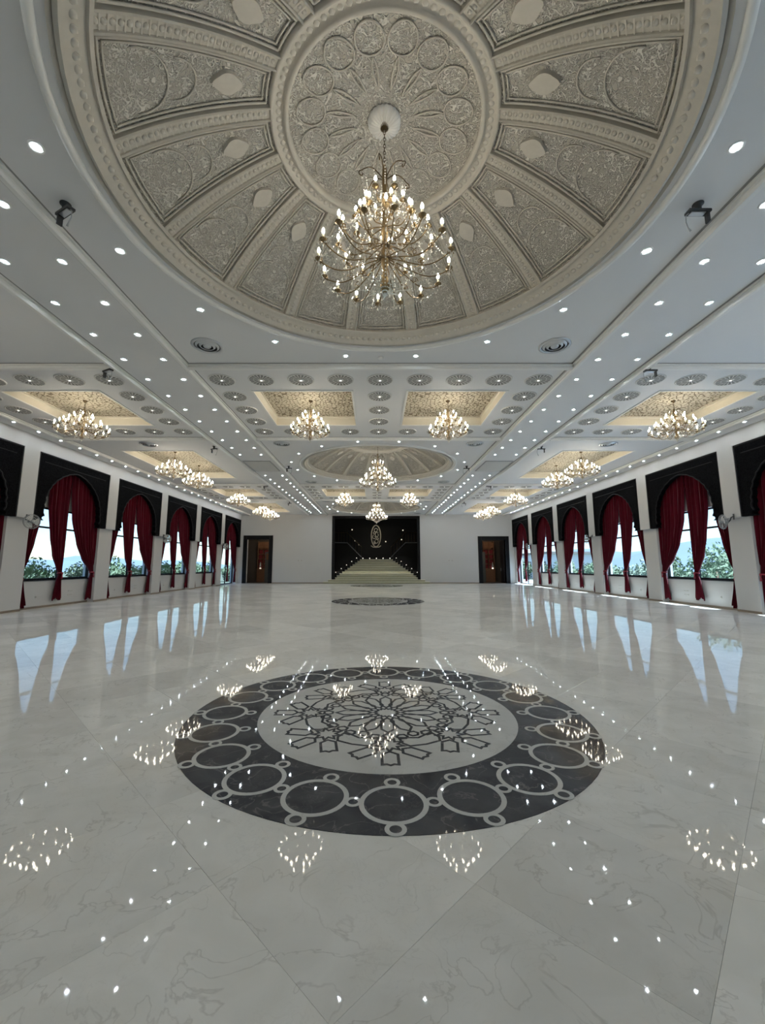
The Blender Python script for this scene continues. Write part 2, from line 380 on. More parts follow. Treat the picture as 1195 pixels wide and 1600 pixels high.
# ---- inlaid floor medallions
def ringmesh(b, cx, cy, r0, r1, z0, z1, n=32):
    vs = []; 
    for r, z in ((r0, z0), (r0, z1), (r1, z1), (r1, z0)):
        for k in range(n): vs.append((cx+r*cos(2*PI*k/n), cy+r*sin(2*PI*k/n), z))
    fs = []
    for i in range(3):
        for k in range(n): k2 = (k+1) % n; fs.append((i*n+k2, i*n+k, (i+1)*n+k, (i+1)*n+k2))
    b.add(vs, fs)
def pol(r, deg): a = math.radians(deg); return (r*sin(a), -r*cos(a))
def make_medallion():
    root = empty('floor_medallion')
    b = MB(); ringmesh(b, 0, 0, 1.2, 1.905, -.004, .003, 96); b.build('dark_border', m_mdark, root)
    b = MB(); b.lathe([(1.238, -.004), (1.238, .0036)], 96); b.disc((0,0,.0036), 1.238, 96, True); b.build('white_disc', m_mlight, root)
    b = MB(); ringmesh(b, 0, 0, .183, .215, .002, .0042, 40); big = b
    me = None
    for k in range(20):
        x, y = pol(1.6, 18*k)
        if me is None: o = big.build('circle_ring', m_mlight, root, loc=(x,y,0)); me = o.data
        else: mesh_obj('circle_ring', me, root, (x,y,0))
    ms = MB(); ringmesh(ms, 0, 0, .032, .056, .002, .0046, 20); me = None
    for k in range(20):
        for r, a, s in ((1.347, 18*k, 1), (1.852, 18*k, 1.12), (1.6, 18*k+9, .95)):
            x, y = pol(r, a)
            if me is None: o = ms.build('small_ring', m_mlight, root, loc=(x,y,0)); me = o.data
            else: o = mesh_obj('small_ring', me, root, (x,y,0))
            o.scale = (s, s, 1)
    # interlaced star figure
    Z0, Z1, WD = .003, .0050, .023
    def put(name, polys, rot):
        b = MB()
        for pts, closed in polys:
            a = math.radians(rot)
            b.strip([(p[0]*cos(a)-p[1]*sin(a), p[0]*sin(a)+p[1]*cos(a)) for p in pts], WD, Z0, Z1, closed)
        return b.build(name, m_mdark, root)
    def star(c, ro, ri, n, a0=0): return [(c[0]+(ro if k % 2 == 0 else ri)*sin(a0+PI*k/n), c[1]-(ro if k % 2 == 0 else ri)*cos(a0+PI*k/n)) for k in range(2*n)]
    def hexa(c, dr, l0, l1, wd, tip=.045, notch=False):
        dx, dy = sin(dr), -cos(dr); px, py = -dy, dx
        P = [(l0, 0), (l0+tip, wd), (l1, wd), (l1+(.02 if not notch else -.006), wd*.45), (l1+.012, 0), (l1+(.02 if not notch else -.006), -wd*.45), (l1, -wd), (l0+tip, -wd)]
        if not notch: P = [(l0,0),(l0+tip,wd),(l1-tip,wd),(l1,0),(l1-tip,-wd),(l0+tip,-wd)]
        return [(c[0]+dx*p+px*q, c[1]+dy*p+py*q) for p, q in P]
    put('central_star', [(star((0,0), .125, .098, 16), True)], 0)
    for k in range(16):
        put('petal', [(hexa((0,0), 0, .15, .50, .058, .075), True)], 22.5*k)
    for k in range(8):
        c = (0, -.75)
        fig = [(star(c, .125, .072, 9), True)]
        for a in (0, 54, -54): fig.append((hexa(c, math.radians(a), .13, .345, .062, .045, True), True))
        put('outer_star', fig, 45*k)
        # chevron band to the neighbouring star
        p1 = pol(.74, 0); a1 = math.radians(45)
        mid = pol(.80, 22.5); mi2 = pol(.66, 22.5)
        s1 = (p1[0]+.115, p1[1]+.015); s2 = (p1[0]+.085, p1[1]+.13)
        def rot2(p):   # mirror across the 22.5 degree line
            a = math.radians(22.5); ux, uy = sin(a), -cos(a); dt = p[0]*ux+p[1]*uy; return (2*dt*ux-p[0], 2*dt*uy-p[1])
        put('chevron_band', [([s1, (p1[0]+.17, p1[1]-.035), mid, rot2((p1[0]+.17, p1[1]-.035)), rot2(s1), rot2(s2), mi2, s2], True)], 45*k)
        for r, a in ((.575, 0), (.60, 11.2), (.60, -11.2), (.565, 22.5)):
            cc = pol(r, a); put('small_hexagon', [([(cc[0]+.048*cos(PI/3*q+math.radians(a)), cc[1]+.048*sin(PI/3*q+math.radians(a))) for q in range(6)], True)], 45*k)
    return root
med = make_medallion()
names = ['large round inlaid floor medallion of dark and white marble nearest the camera', 'middle round inlaid marble floor medallion under the second dome', 'far round inlaid marble floor medallion just before the stairs']
for k, y in enumerate(YC):
    o = med if k == 0 else copy_tree(med)
    o.location = (0, 4.39 + 13.2*k, 0); tag(o, names[k], 'floor medallion', 'inlaid floor medallions')

# ------------------------------------------------------------------ ceiling with openings
b = MB()
def holed(b, x0, x1, y0, y1, holes, z=H):
    xs = sorted({x0, x1, *[h[0] for h in holes], *[h[1] for h in holes]}); ys = sorted({y0, y1, *[h[2] for h in holes], *[h[3] for h in holes]})
    for xa, xb in zip(xs, xs[1:]):
        for ya, yb in zip(ys, ys[1:]):
            cx, cy = (xa+xb)/2, (ya+yb)/2
            if any(h[0] < cx < h[1] and h[2] < cy < h[3] for h in holes): continue
            b.quad((xa,ya,z),(xa,yb,z),(xb,yb,z),(xb,ya,z))
def round_hole(b, cx, cy, r, hx, hy, z=H, n=96):
    inn = []; o = []
    ang = [2*PI*k/n for k in range(n)]
    ang += [math.atan2(sy*hy, sx*hx) % (2*PI) for sx in (1,-1) for sy in (1,-1)]; ang = sorted(ang)
    for a in ang:
        t = min(hx/abs(cos(a)) if abs(cos(a)) > 1e-9 else 1e9, hy/abs(sin(a)) if abs(sin(a)) > 1e-9 else 1e9)
        inn.append((cx+r*cos(a), cy+r*sin(a), z)); o.append((cx+t*cos(a), cy+t*sin(a), z))
    m = len(ang)
    for k in range(m):
        k2 = (k+1) % m; b.quad(inn[k], inn[k2], o[k2], o[k])
XI, XO, XS = 4.18, 5.73, 10.65
HB = 2.58; HD = 4.02
CX0, CX1, CH = .68, 3.14, 1.275          # centre coffers
SX0, SX1 = 6.90, 9.37                    # side coffers
LX0, LX1, LH = 6.93, 9.62, 2.45          # long side coffers
for y in YC: round_hole(b, 0, y, 3.20, XI, HD)
holed(b, -XI, XI, YB, YC[0]-HD, [])
holed(b, -XI, XI, YC[2]+HD, YF+.1, [])
for y in BAND: holed(b, -XI, XI, y-HB, y+HB, [(-CX1,-CX0,y-CH,y+CH),(CX0,CX1,y-CH,y+CH)])
for s in (-1, 1):
    hs = []
    for y in BAND: hs.append((min(s*SX0,s*SX1), max(s*SX0,s*SX1), y-CH, y+CH))
    for y in YC: hs.append((min(s*LX0,s*LX1), max(s*LX0,s*LX1), y-LH, y+LH))
    holed(b, min(s*XI, s*12.2), max(s*XI, s*12.2), YB, YF+.1, hs)
b.box(-12.3, 12.3, YB-.2, YF+.1, 7.25, 7.35)         # unseen roof slab added above to block sky light
ceiling = struct(b.build('ceiling', m_white))

# mouldings
tn = 0
def moulding(p0, p1, axis):
    global tn
    tn += 1; b = MB(); A, B = p0, p1
    prof = [(-.085, 0), (-.085, .03), (-.05, .03), (-.05, .07), (-.03, .095), (.03, .095), (.05, .07), (.05, .03), (.085, .03), (.085, 0)]
    rows = []
    for q in (A, B):
        rows.append([(q[0]+o, q[1], H-h) if axis == 'y' else (q[0], q[1]+o, H-h) for o, h in prof])
    b.grid(rows); tr = struct(b.build('trim_%d' % tn, m_trim)); g = MB()
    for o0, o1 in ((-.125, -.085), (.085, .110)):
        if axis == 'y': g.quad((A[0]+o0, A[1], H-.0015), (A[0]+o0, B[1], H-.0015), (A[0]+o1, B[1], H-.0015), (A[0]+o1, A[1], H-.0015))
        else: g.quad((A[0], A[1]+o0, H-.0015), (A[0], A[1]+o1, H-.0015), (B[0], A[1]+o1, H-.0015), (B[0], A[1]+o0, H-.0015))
    g.build('shadow_line', m_shadow_line, tr); return tr  # flat dark strips paint a shadow line beside the moulding
for x in (XI, XO, XS):
    for s in (-1, 1): moulding((s*x, YB), (s*x, YF), 'y')
for y in BAND:
    for e in (-HB, HB):
        moulding((-XI+.06, y+e), (XI-.06, y+e), 'x')
        for s in (-1, 1): moulding((s*(XO+.06), y+e), (s*(XS-.06), y+e), 'x')

# ------------------------------------------------------------------ domes
RS = 4.8
def zc(r): return 1.19-(RS-math.sqrt(RS*RS-r*r))
def SP(r, a, off=0.0):     # a measured from +y
    nr = r/RS; nz = math.sqrt(1-nr*nr)
    rr = r-off*nr
    return (rr*sin(a), rr*cos(a), zc(r)-off*nz)
def dome_strip(b, r0, r1, a0, a1, off, nr=10, na=6):
    b.grid([[SP(r0+(r1-r0)*i/nr, a0+(a1-a0)*k/na, off) for k in range(na+1)] for i in range(nr+1)])
def make_dome():
    root = empty('ceiling_dome')
    b = MB(); b.grid([[SP(max(.001, 3.2*i/24), 2*PI*k/64, -.02) for k in range(64)] for i in range(25)], True); b.build('shell', m_stucco_plain, root, True)
    # rim moulding: white stepped band around the opening
    b = MB(); b.lathe([(3.36, .0), (3.36, -.045), (3.31, -.055), (3.285, -.02), (3.285, .03), (3.235, .05), (3.225, .02), (3.20, .015), (3.19, .07), (3.14, .075)], 96); b.build('rim_moulding', m_trim, root, True)
    # beaded outer border
    b = MB(); b.grid([[SP(r, 2*PI*k/96, o) for k in range(96)] for r, o in ((3.17,.0),(3.16,.045),(2.99,.045),(2.985,.075),(2.955,.075),(2.95,-.01))], True); b.build('outer_border', m_stucco_plain, root)
    b = MB()
    for k in range(176):
        p = SP(3.075, 2*PI*k/176, .04); b.ball(p, .046, .026, 6, 4)
    stuff(b.build('border_beads', m_bead, root, True))
    # inner ring
    b = MB(); b.grid([[SP(r, 2*PI*k/80, o) for k in range(80)] for r, o in ((1.385,-.01),(1.38,.05),(1.36,.062),(1.34,.05),(1.335,.035),(1.235,.035),(1.23,.07),(1.205,.09),(1.175,.075),(1.165,.03),(1.16,-.01))], True); b.build('inner_ring', m_stucco_plain, root, True)
    b = MB()
    for k in range(88):
        p = SP(1.285, 2*PI*k/88, .03); b.ball(p, .038, .022, 6, 4)
    stuff(b.build('ring_beads', m_bead, root, True))
    # centre panel with carved lobes
    b = MB(); b.grid([[SP(max(.001, 1.17*i/10), 2*PI*k/64, .0) for k in range(64)] for i in range(11)], True)
    cp = b.build('centre_panel', m_stucco_fine, root, True)
    for k in range(16):
        a = 2*PI*(k+.5)/16; pts = []
        for q in range(20):
            t = 2*PI*q/20; r = .90+.17*cos(t); pts.append(SP(r, a+.155*sin(t)/r, .012))
        b = MB(); b.tube(pts, .010, 5, closed=True)
        ip = [SP(.36+.36*q/8, a+.05*sin(PI*q/8), .012) for q in range(9)]+[SP(.72-.36*q/8, a-.05*sin(PI*q/8), .012) for q in range(1, 8)]
        b.tube(ip, .011, 5, closed=True)
        b.build('carved_lobe', m_stucco_plain, cp, True)
    # fluted rose at the apex
    b = MB(); rows = []
    for r, z in ((.205, .015), (.20, .05), (.13, .085), (.05, .09), (.001, .09)):
        rows.append([SP(r, 2*PI*k/96, z*(1+.35*(cos(24*2*PI*k/96) if r > .04 else 0))) for k in range(96)])
    b.grid(rows, True); b.build('ceiling_rose', m_trim, root, True)
    # sixteen ribs and sixteen panels
    A = PI/8
    rb = MB(); wr = .105
    prof = [(-1.0,-.02),(-1.0,.05),(-.86,.062),(-.74,.05),(-.70,.03),(.70,.03),(.74,.05),(.86,.062),(1.0,.05),(1.0,-.02)]
    rb.grid([[SP(1.37+(2.97-1.37)*i/14, f*(wr*(.75+.25*(i/14)))/(1.37+(2.97-1.37)*i/14), o) for f, o in prof] for i in range(15)])
    bd = MB()
    for i in range(26):
        r = 1.43+(2.93-1.43)*i/25; p = SP(r, 0, .026); q_ = .03; bd.ball(p, .034*(.8+.25*i/25), .024, 6, 4)
        if i < 25:
            r2_ = r+.03; bd.add([SP(r2_-.006, -.07/r2_, .04), SP(r2_-.006, .07/r2_, .04), SP(r2_+.006, .07/r2_, .04), SP(r2_+.006, -.07/r2_, .04)], [(0,1,2,3)])
    pn = MB(); hw = A/2
    def edge(r): return hw-(wr*(.75+.25*((r-1.37)/1.6)))/r
    pn.grid([[SP(1.38+(2.96-1.38)*i/16, edge(1.38+(2.96-1.38)*i/16)*(2*k/10-1), .0) for k in range(11)] for i in range(17)])
    fr = MB()
    for ins, o, wd in ((.035, .028, .014), (.075, .02, .011)):
        loop = []
        for i in range(13): r = 1.385+ins+(2.95-1.385-2*ins)*i/12; loop.append(SP(r, -(edge(r)-ins/r), o-.008))
        for k in range(1, 8): r = 2.95-ins; loop.append(SP(r, (edge(r)-ins/r)*(2*k/8-1), o-.008))
        for i in range(13): r = 2.95-ins-(2.95-1.385-2*ins)*i/12; loop.append(SP(r, edge(r)-ins/r, o-.008))
        for k in range(1, 6): r = 1.385+ins; loop.append(SP(r, (edge(r)-ins/r)*(1-2*k/6), o-.008))
        fr.tube(loop, wd, 5, closed=True)
    # arch band carved near the wide end of the panel
    for q0, rr in ((2.35, .26), (2.0, .17)):
        pts = []
        for q in range(15):
            t = PI*q/14; r = q0-.0+ -rr*sin(t)*1.15+.32; pts.append(SP(r, rr*cos(t)*1.2/r, .010))
        fr.tube(pts, .010, 5)
    ca = MB()
    out = []
    for q in range(32):
        t = 2*PI*q/32; rr = .105*(1+.07*abs(cos(2*t))+.22*max(0, cos(t))**14+.22*max(0, -cos(t))**14); out.append((1.83+1.12*rr*cos(t), rr*1.0*sin(t)))
    N = len(out)
    ca.add([SP(r, x/r, .045) for r, x in out]+[SP(r, x/r, -.005) for r, x in out]+[SP(1.83, 0, .052)],
           [(k, (k+1) % N, N+(k+1) % N, N+k) for k in range(N)]+[((k+1) % N, k, 2*N) for k in range(N)])
    m0 = None
    for k in range(16):
        ar = -(k+.5)*A; ap = -k*A
        if k == 0:
            r1 = rb.build('rib', m_stucco_plain, root, rz=ar); bb = stuff(bd.build('bead_row', m_bead, r1, True))
            p1 = pn.build('panel', m_stucco, root, True, rz=ap); f1 = fr.build('panel_frame', m_stucco_plain, p1, True); c1 = ca.build('cartouche', m_stucco_plain, p1)
        else:
            r = mesh_obj('rib', r1.data, root, None, ar); stuff(mesh_obj('bead_row', bb.data, r))
            p = mesh_obj('panel', p1.data, root, None, ap); mesh_obj('panel_frame', f1.data, p); mesh_obj('cartouche', c1.data, p)
    return root
dome = make_dome()
dn = ['huge carved taupe stucco dome directly overhead with sixteen ribs', 'middle carved taupe dome halfway down the hall ceiling', 'farthest carved taupe dome above the stair opening']
for k, y in enumerate(YC):
    o = dome if k == 0 else copy_tree(dome)
    o.location = (0, y, H); tag(o, dn[k], 'dome', 'ceiling domes')

# ------------------------------------------------------------------ coffers
def coffer(cx, cy, hx, hy, label, group):
    root = empty('ceiling_coffer', (cx, cy, H), label, 'ceiling coffer', group); D = .26; e = .05
    b = MB()
    for (xa, ya, xb, yb) in ((-hx,-hy,hx,-hy),(hx,-hy,hx,hy),(hx,hy,-hx,hy),(-hx,hy,-hx,-hy)):
        k = 1
        b.quad((xa,ya,-.012),(xb,yb,-.012),(xb,yb,.20),(xa,ya,.20))
        xa2, ya2, xb2, yb2 = [q*(1-e/max(hx,hy)) for q in (xa,ya,xb,yb)]
        b.quad((xa,ya,.20),(xb,yb,.20),(xb2,yb2,D),(xa2,ya2,D))
    b.build('cove_side', m_cream, root)
    b = MB(); q = (1-e/max(hx,hy)); b.quad((-hx*q,-hy*q,D),(-hx*q,hy*q,D),(hx*q,hy*q,D),(hx*q,-hy*q,D)); pn = b.build('lattice_panel', m_lattice, root)
    b = MB(); b.strip([(-hx,-hy),(hx,-hy),(hx,hy),(-hx,hy)], .05, -.018, .006, True); b.build('edge_lip', m_trim, root)
    b = MB()
    b.strip([(-hx*.965,-hy*.965),(hx*.965,-hy*.965),(hx*.965,hy*.965),(-hx*.965,hy*.965)], .04, D-.03, D, True); b.build('inner_fillet', m_cream, root)
    return root
sd = {-1: 'left', 1: 'right'}
rowname = {0: 'near', 1: 'far'}
for r, y in enumerate(BAND):
    for s in (-1, 1):
        coffer(s*(CX0+CX1)/2, y, (CX1-CX0)/2, CH, '%s square coffer with gold lattice, %s of the centre aisle, in the %s band' % ('cream', sd[s], rowname[r]), 'square ceiling coffers')
        coffer(s*(SX0+SX1)/2, y, (SX1-SX0)/2, CH, 'cream square coffer with gold lattice beside the %s windows, %s band' % (sd[s], rowname[r]), 'square ceiling coffers')
for r, y in enumerate(YC):
    for s in (-1, 1):
        coffer(s*(LX0+LX1)/2, y, (LX1-LX0)/2, LH, 'long cream coffer holding two chandeliers, %s side, level with the %s dome' % (sd[s], ('near', 'middle', 'far')[r]), 'long ceiling coffers')

# ------------------------------------------------------------------ pierced rosettes
def make_rosette():
    root = empty('ceiling_rosette')
    b = MB(); b.lathe([(.305, .0), (.305, -.012), (.285, -.02), (.27, -.012), (.06, -.012), (.05, -.024), (.001, -.024)], 32); b.build('disc', m_rosette, root)
    b = MB()
    for k in range(20):
        a = 2*PI*k/20
        for r0, r1, w0, w1 in ((.075, .165, .006, .018), (.18, .266, .017, .029)):
            c, sn = cos(a), sin(a)
            P = [(r0, -w0), (r1, -w1), (r1+.008, 0), (r1, w1), (r0, w0)]
            b.add([(p*c-q*sn, p*sn+q*c, -.0135) for p, q in P], [(4,3,2,1,0)])
    stuff(b.build('pierced_slots', m_slot, root))
    b = MB(); b.disc((0,0,-.026), .019, 12); b.lathe([(.019, -.026), (.026, -.022)], 12); b.build('lamp', m_lens2, root)
    return root
ros = make_rosette(); first = True
def place_ros(x, y, label, group):
    global first
    o = ros if first else copy_tree(ros); first = False
    o.location = (x, y, H); tag(o, label, 'rosette', group)
for r, y in enumerate(BAND):
    nm = rowname[r]
    for k in range(-4, 5):
        for e in (-1, 1):
            place_ros(.917*k, y+e*1.88, '%s pierced ceiling rosette from the left in the %s row, %s centre band' % (nth(k+5), 'front' if e < 0 else 'back', nm), 'rosettes %s row %s centre band' % ('front' if e < 0 else 'back', nm))
    for q in (-1, 0, 1):
        for x, wn_ in ((-3.67, 'left'), (0, 'middle'), (3.67, 'right')):
            place_ros(x, y+.94*q, '%s pierced ceiling rosette down the %s column between the rows, %s centre band' % (nth(q+2), wn_, nm), 'rosettes %s column %s centre band' % (wn_, nm))
    for s in (-1, 1):
        for k in range(5):
            for e in (-1, 1):
                place_ros(s*(6.27+.925*k), y+e*1.88, '%s pierced rosette outward in the %s row of the %s side coffer, %s band' % (nth(k+1), 'front' if e < 0 else 'back', sd[s], nm), 'rosettes %s row %s side %s band' % ('front' if e < 0 else 'back', sd[s], nm))
        for q in (-1, 0, 1):
            for k, wn_ in ((0, 'inner'), (4, 'outer')):
                place_ros(s*(6.27+.925*k), y+.94*q, '%s pierced rosette along the %s column of the %s side coffer, %s band' % (nth(q+2), wn_, sd[s], nm), 'rosettes %s column %s side %s band' % (wn_, sd[s], nm))

# ------------------------------------------------------------------ downlights
def make_downlight():
    root = empty('downlight')
    b = MB(); b.lathe([(.075, .0), (.075, -.006), (.062, -.010), (.052, -.004)], 16); b.build('trim_ring', m_trim, root, True)
    b = MB(); b.lathe([(.054, -.004), (.024, -.0015)], 16); b.build('lit_reflector', m_reflector, root, True)
    b = MB(); b.disc((0,0,-.003), .022, 10); b.lathe([(.022, -.003), (.025, -.001)], 10); b.build('lens', m_lens, root)
    return root
dl = make_downlight(); dlf = True
def place_dl(x, y, label, group):
    global dlf
    o = dl if dlf else copy_tree(dl); dlf = False
    o.location = (x, y, H); tag(o, label, 'downlight', group)
for c, y in enumerate(YC):
    for k in range(16):
        a = math.radians(11.25+22.5*k)
        yy = y+3.67*cos(a)
        if yy < .6: continue
        place_dl(3.67*sin(a), yy, '%s recessed downlight clockwise from the back of the %s dome ring' % (nth(k+1), ('near', 'middle', 'far')[c]), 'downlights round the %s dome' % ('near', 'middle', 'far')[c])
for s in (-1, 1):
    for x, nm in ((4.54, 'inner'), (5.36, 'outer')):
        for k in range(35):
            y = 2.53+.945*k
            if y > YF-.3: break
            if 16.6 < y < 18.7: continue
            place_dl(s*x, y, '%s recessed downlight from the camera in the %s row of the %s ceiling strip' % (nth(k+1), nm, sd[s]), '%s row of %s strip downlights' % (nm, sd[s]))
    for k in range(28):
        y = 9.2+.945*k
        if y > YF-.3: break
        place_dl(s*10.95, y, '%s recessed downlight from the camera in the row along the %s window wall' % (nth(k+1), sd[s]), 'downlights along the %s window wall' % sd[s])

# ------------------------------------------------------------------ ceiling fittings
def make_diffuser():
    root = empty('air_diffuser')
    b = MB(); b.lathe([(.30, 0), (.30, -.012), (.27, -.028), (.245, -.02), (.245, .0)], 32); b.build('outer_ring', m_chrome, root, True)
    for r in (.195, .125): 
        b = MB(); b.lathe([(r+.032, -.008), (r, -.040), (r-.012, -.036), (r+.018, -.004)], 32); b.build('cone_ring', m_chrome, root, True)
    b = MB(); b.lathe([(.08, -.012), (.06, -.042), (.001, -.048)], 24); b.build('centre_cap', m_chrome, root, True)
    b = MB(); b.disc((0,0,-.002), .25, 32); b.build('dark_throat', m_dkgrey, root)
    return root
df = make_diffuser(); f_ = True
dsp = []
for c, y in enumerate(YC):
    nm = ('near', 'middle', 'far')[c]
    for s in (-1, 1):
        for e in (-1, 1):
            if y+e*3.2 < 2: continue
            dsp.append((s*3.4, y+e*(3.2 if c == 0 else 3.38), 'round metal air diffuser at the %s %s corner of the %s dome panel' % ('front' if e < 0 else 'back', sd[s], nm)))
        dsp.append((s*8.15, y-3.32, 'round metal air diffuser in front of the %s long coffer by the %s dome' % (sd[s], nm)))
for x, y, lb in dsp:
    if y < 2: continue
    o = df if f_ else copy_tree(df); f_ = False
    o.location = (x, y, H); tag(o, lb, 'air diffuser', 'round ceiling diffusers')
def make_bracket():
    root = empty('camera_bracket')
    b = MB(); b.lathe([(.06, 0), (.06, -.012), (.035, -.018), (.03, -.10)], 16); b.build('stem', m_dkgrey, root, True)
    b = MB(); b.box(-.14, .12, -.045, .045, -.125, -.095); b.build('cross_bar', m_dkgrey, root)
    b = MB(); b.box(-.11, .06, -.03, .03, -.135, -.1255); b.build('steel_plate', m_chrome, root)
    b = MB(); b.box(.085, .105, -.03, .03, -.24, -.125); b.build('hook_arm', m_dkgrey, root)
    b = MB(); b.tube([(-.12,0,-.12),(-.16,.0,-.16),(-.165,.0,-.24),(-.14,.01,-.31),(-.115,.01,-.35)], [.006,.006,.006,.008,.013], 6); b.build('cable_tail', m_grey, root, True)
    return root
br = make_bracket(); f_ = True
for x, y, lb in ((3.73, 4.42, 'grey steel mounting bracket with cable beside the right rim of the near dome'), (-3.80, 4.42, 'dark mounting bracket hanging beside the left rim of the near dome'),
                 (-5.88, 8.5, 'dark mounting bracket over the left strip at the near coffer band'), (5.83, 8.5, 'dark mounting bracket over the right strip at the near coffer band'),
                 (-5.92, 14.6, 'small dark bracket just past the near band on the left'), (5.88, 14.6, 'small dark bracket just past the near band on the right'),
                 (-3.85, 17.65, 'small dark bracket left of the middle dome'), (3.85, 17.65, 'small dark bracket right of the middle dome'),
                 (-5.9, 21.7, 'small dark bracket at the far coffer band on the left strip'), (5.9, 21.7, 'small dark bracket at the far coffer band on the right strip'),
                 (-5.9, 27.9, 'tiny dark bracket past the far band on the left'), (5.9, 27.9, 'tiny dark bracket past the far band on the right')):
    o = br if f_ else copy_tree(br); f_ = False
    o.location = (x, y, H); tag(o, lb, 'bracket', 'ceiling brackets')
    if x < 0: o.rotation_euler.z = PI*.85
for s in (-1, 1):
    root = empty('air_grille', (s*5.0, 17.65, H), 'grey rectangular louvred air grille in the %s ceiling strip' % sd[s], 'air grille', 'ceiling strip grilles')
    b = MB(); b.strip([(-.55,-.9),(.55,-.9),(.55,.9),(-.55,.9)], .05, -.02, 0, True); b.build('frame', m_grey, root)
    b = MB(); b.quad((-.55,-.9,-.002),(-.55,.9,-.002),(.55,.9,-.002),(.55,-.9,-.002)); b.build('throat', m_fanw, root)
    me = None
    for k in range(18):
        y = -.85+.1*k
        if me is None: b = MB(); b.add([(-.54,-.035,-.004),(.54,-.035,-.004),(.54,.035,-.024),(-.54,.035,-.024)], [(0,1,2,3)]); me = b.build('louvre', m_fanw, root, loc=(0,y,0)).data
        else: mesh_obj('louvre', me, root, (0,y,0))
root = empty('smoke_detector', (0.0, 8.12, H), 'small white round smoke detector at the back of the near dome', 'smoke detector')
b = MB(); b.lathe([(.06, 0), (.06, -.02), (.045, -.035), (.001, -.04)], 20); b.build('body', m_trim, root, True)
b = MB(); b.lathe([(.048, -.022), (.05, -.027), (.044, -.031)], 20); b.build('vent_ring', m_grey, root)

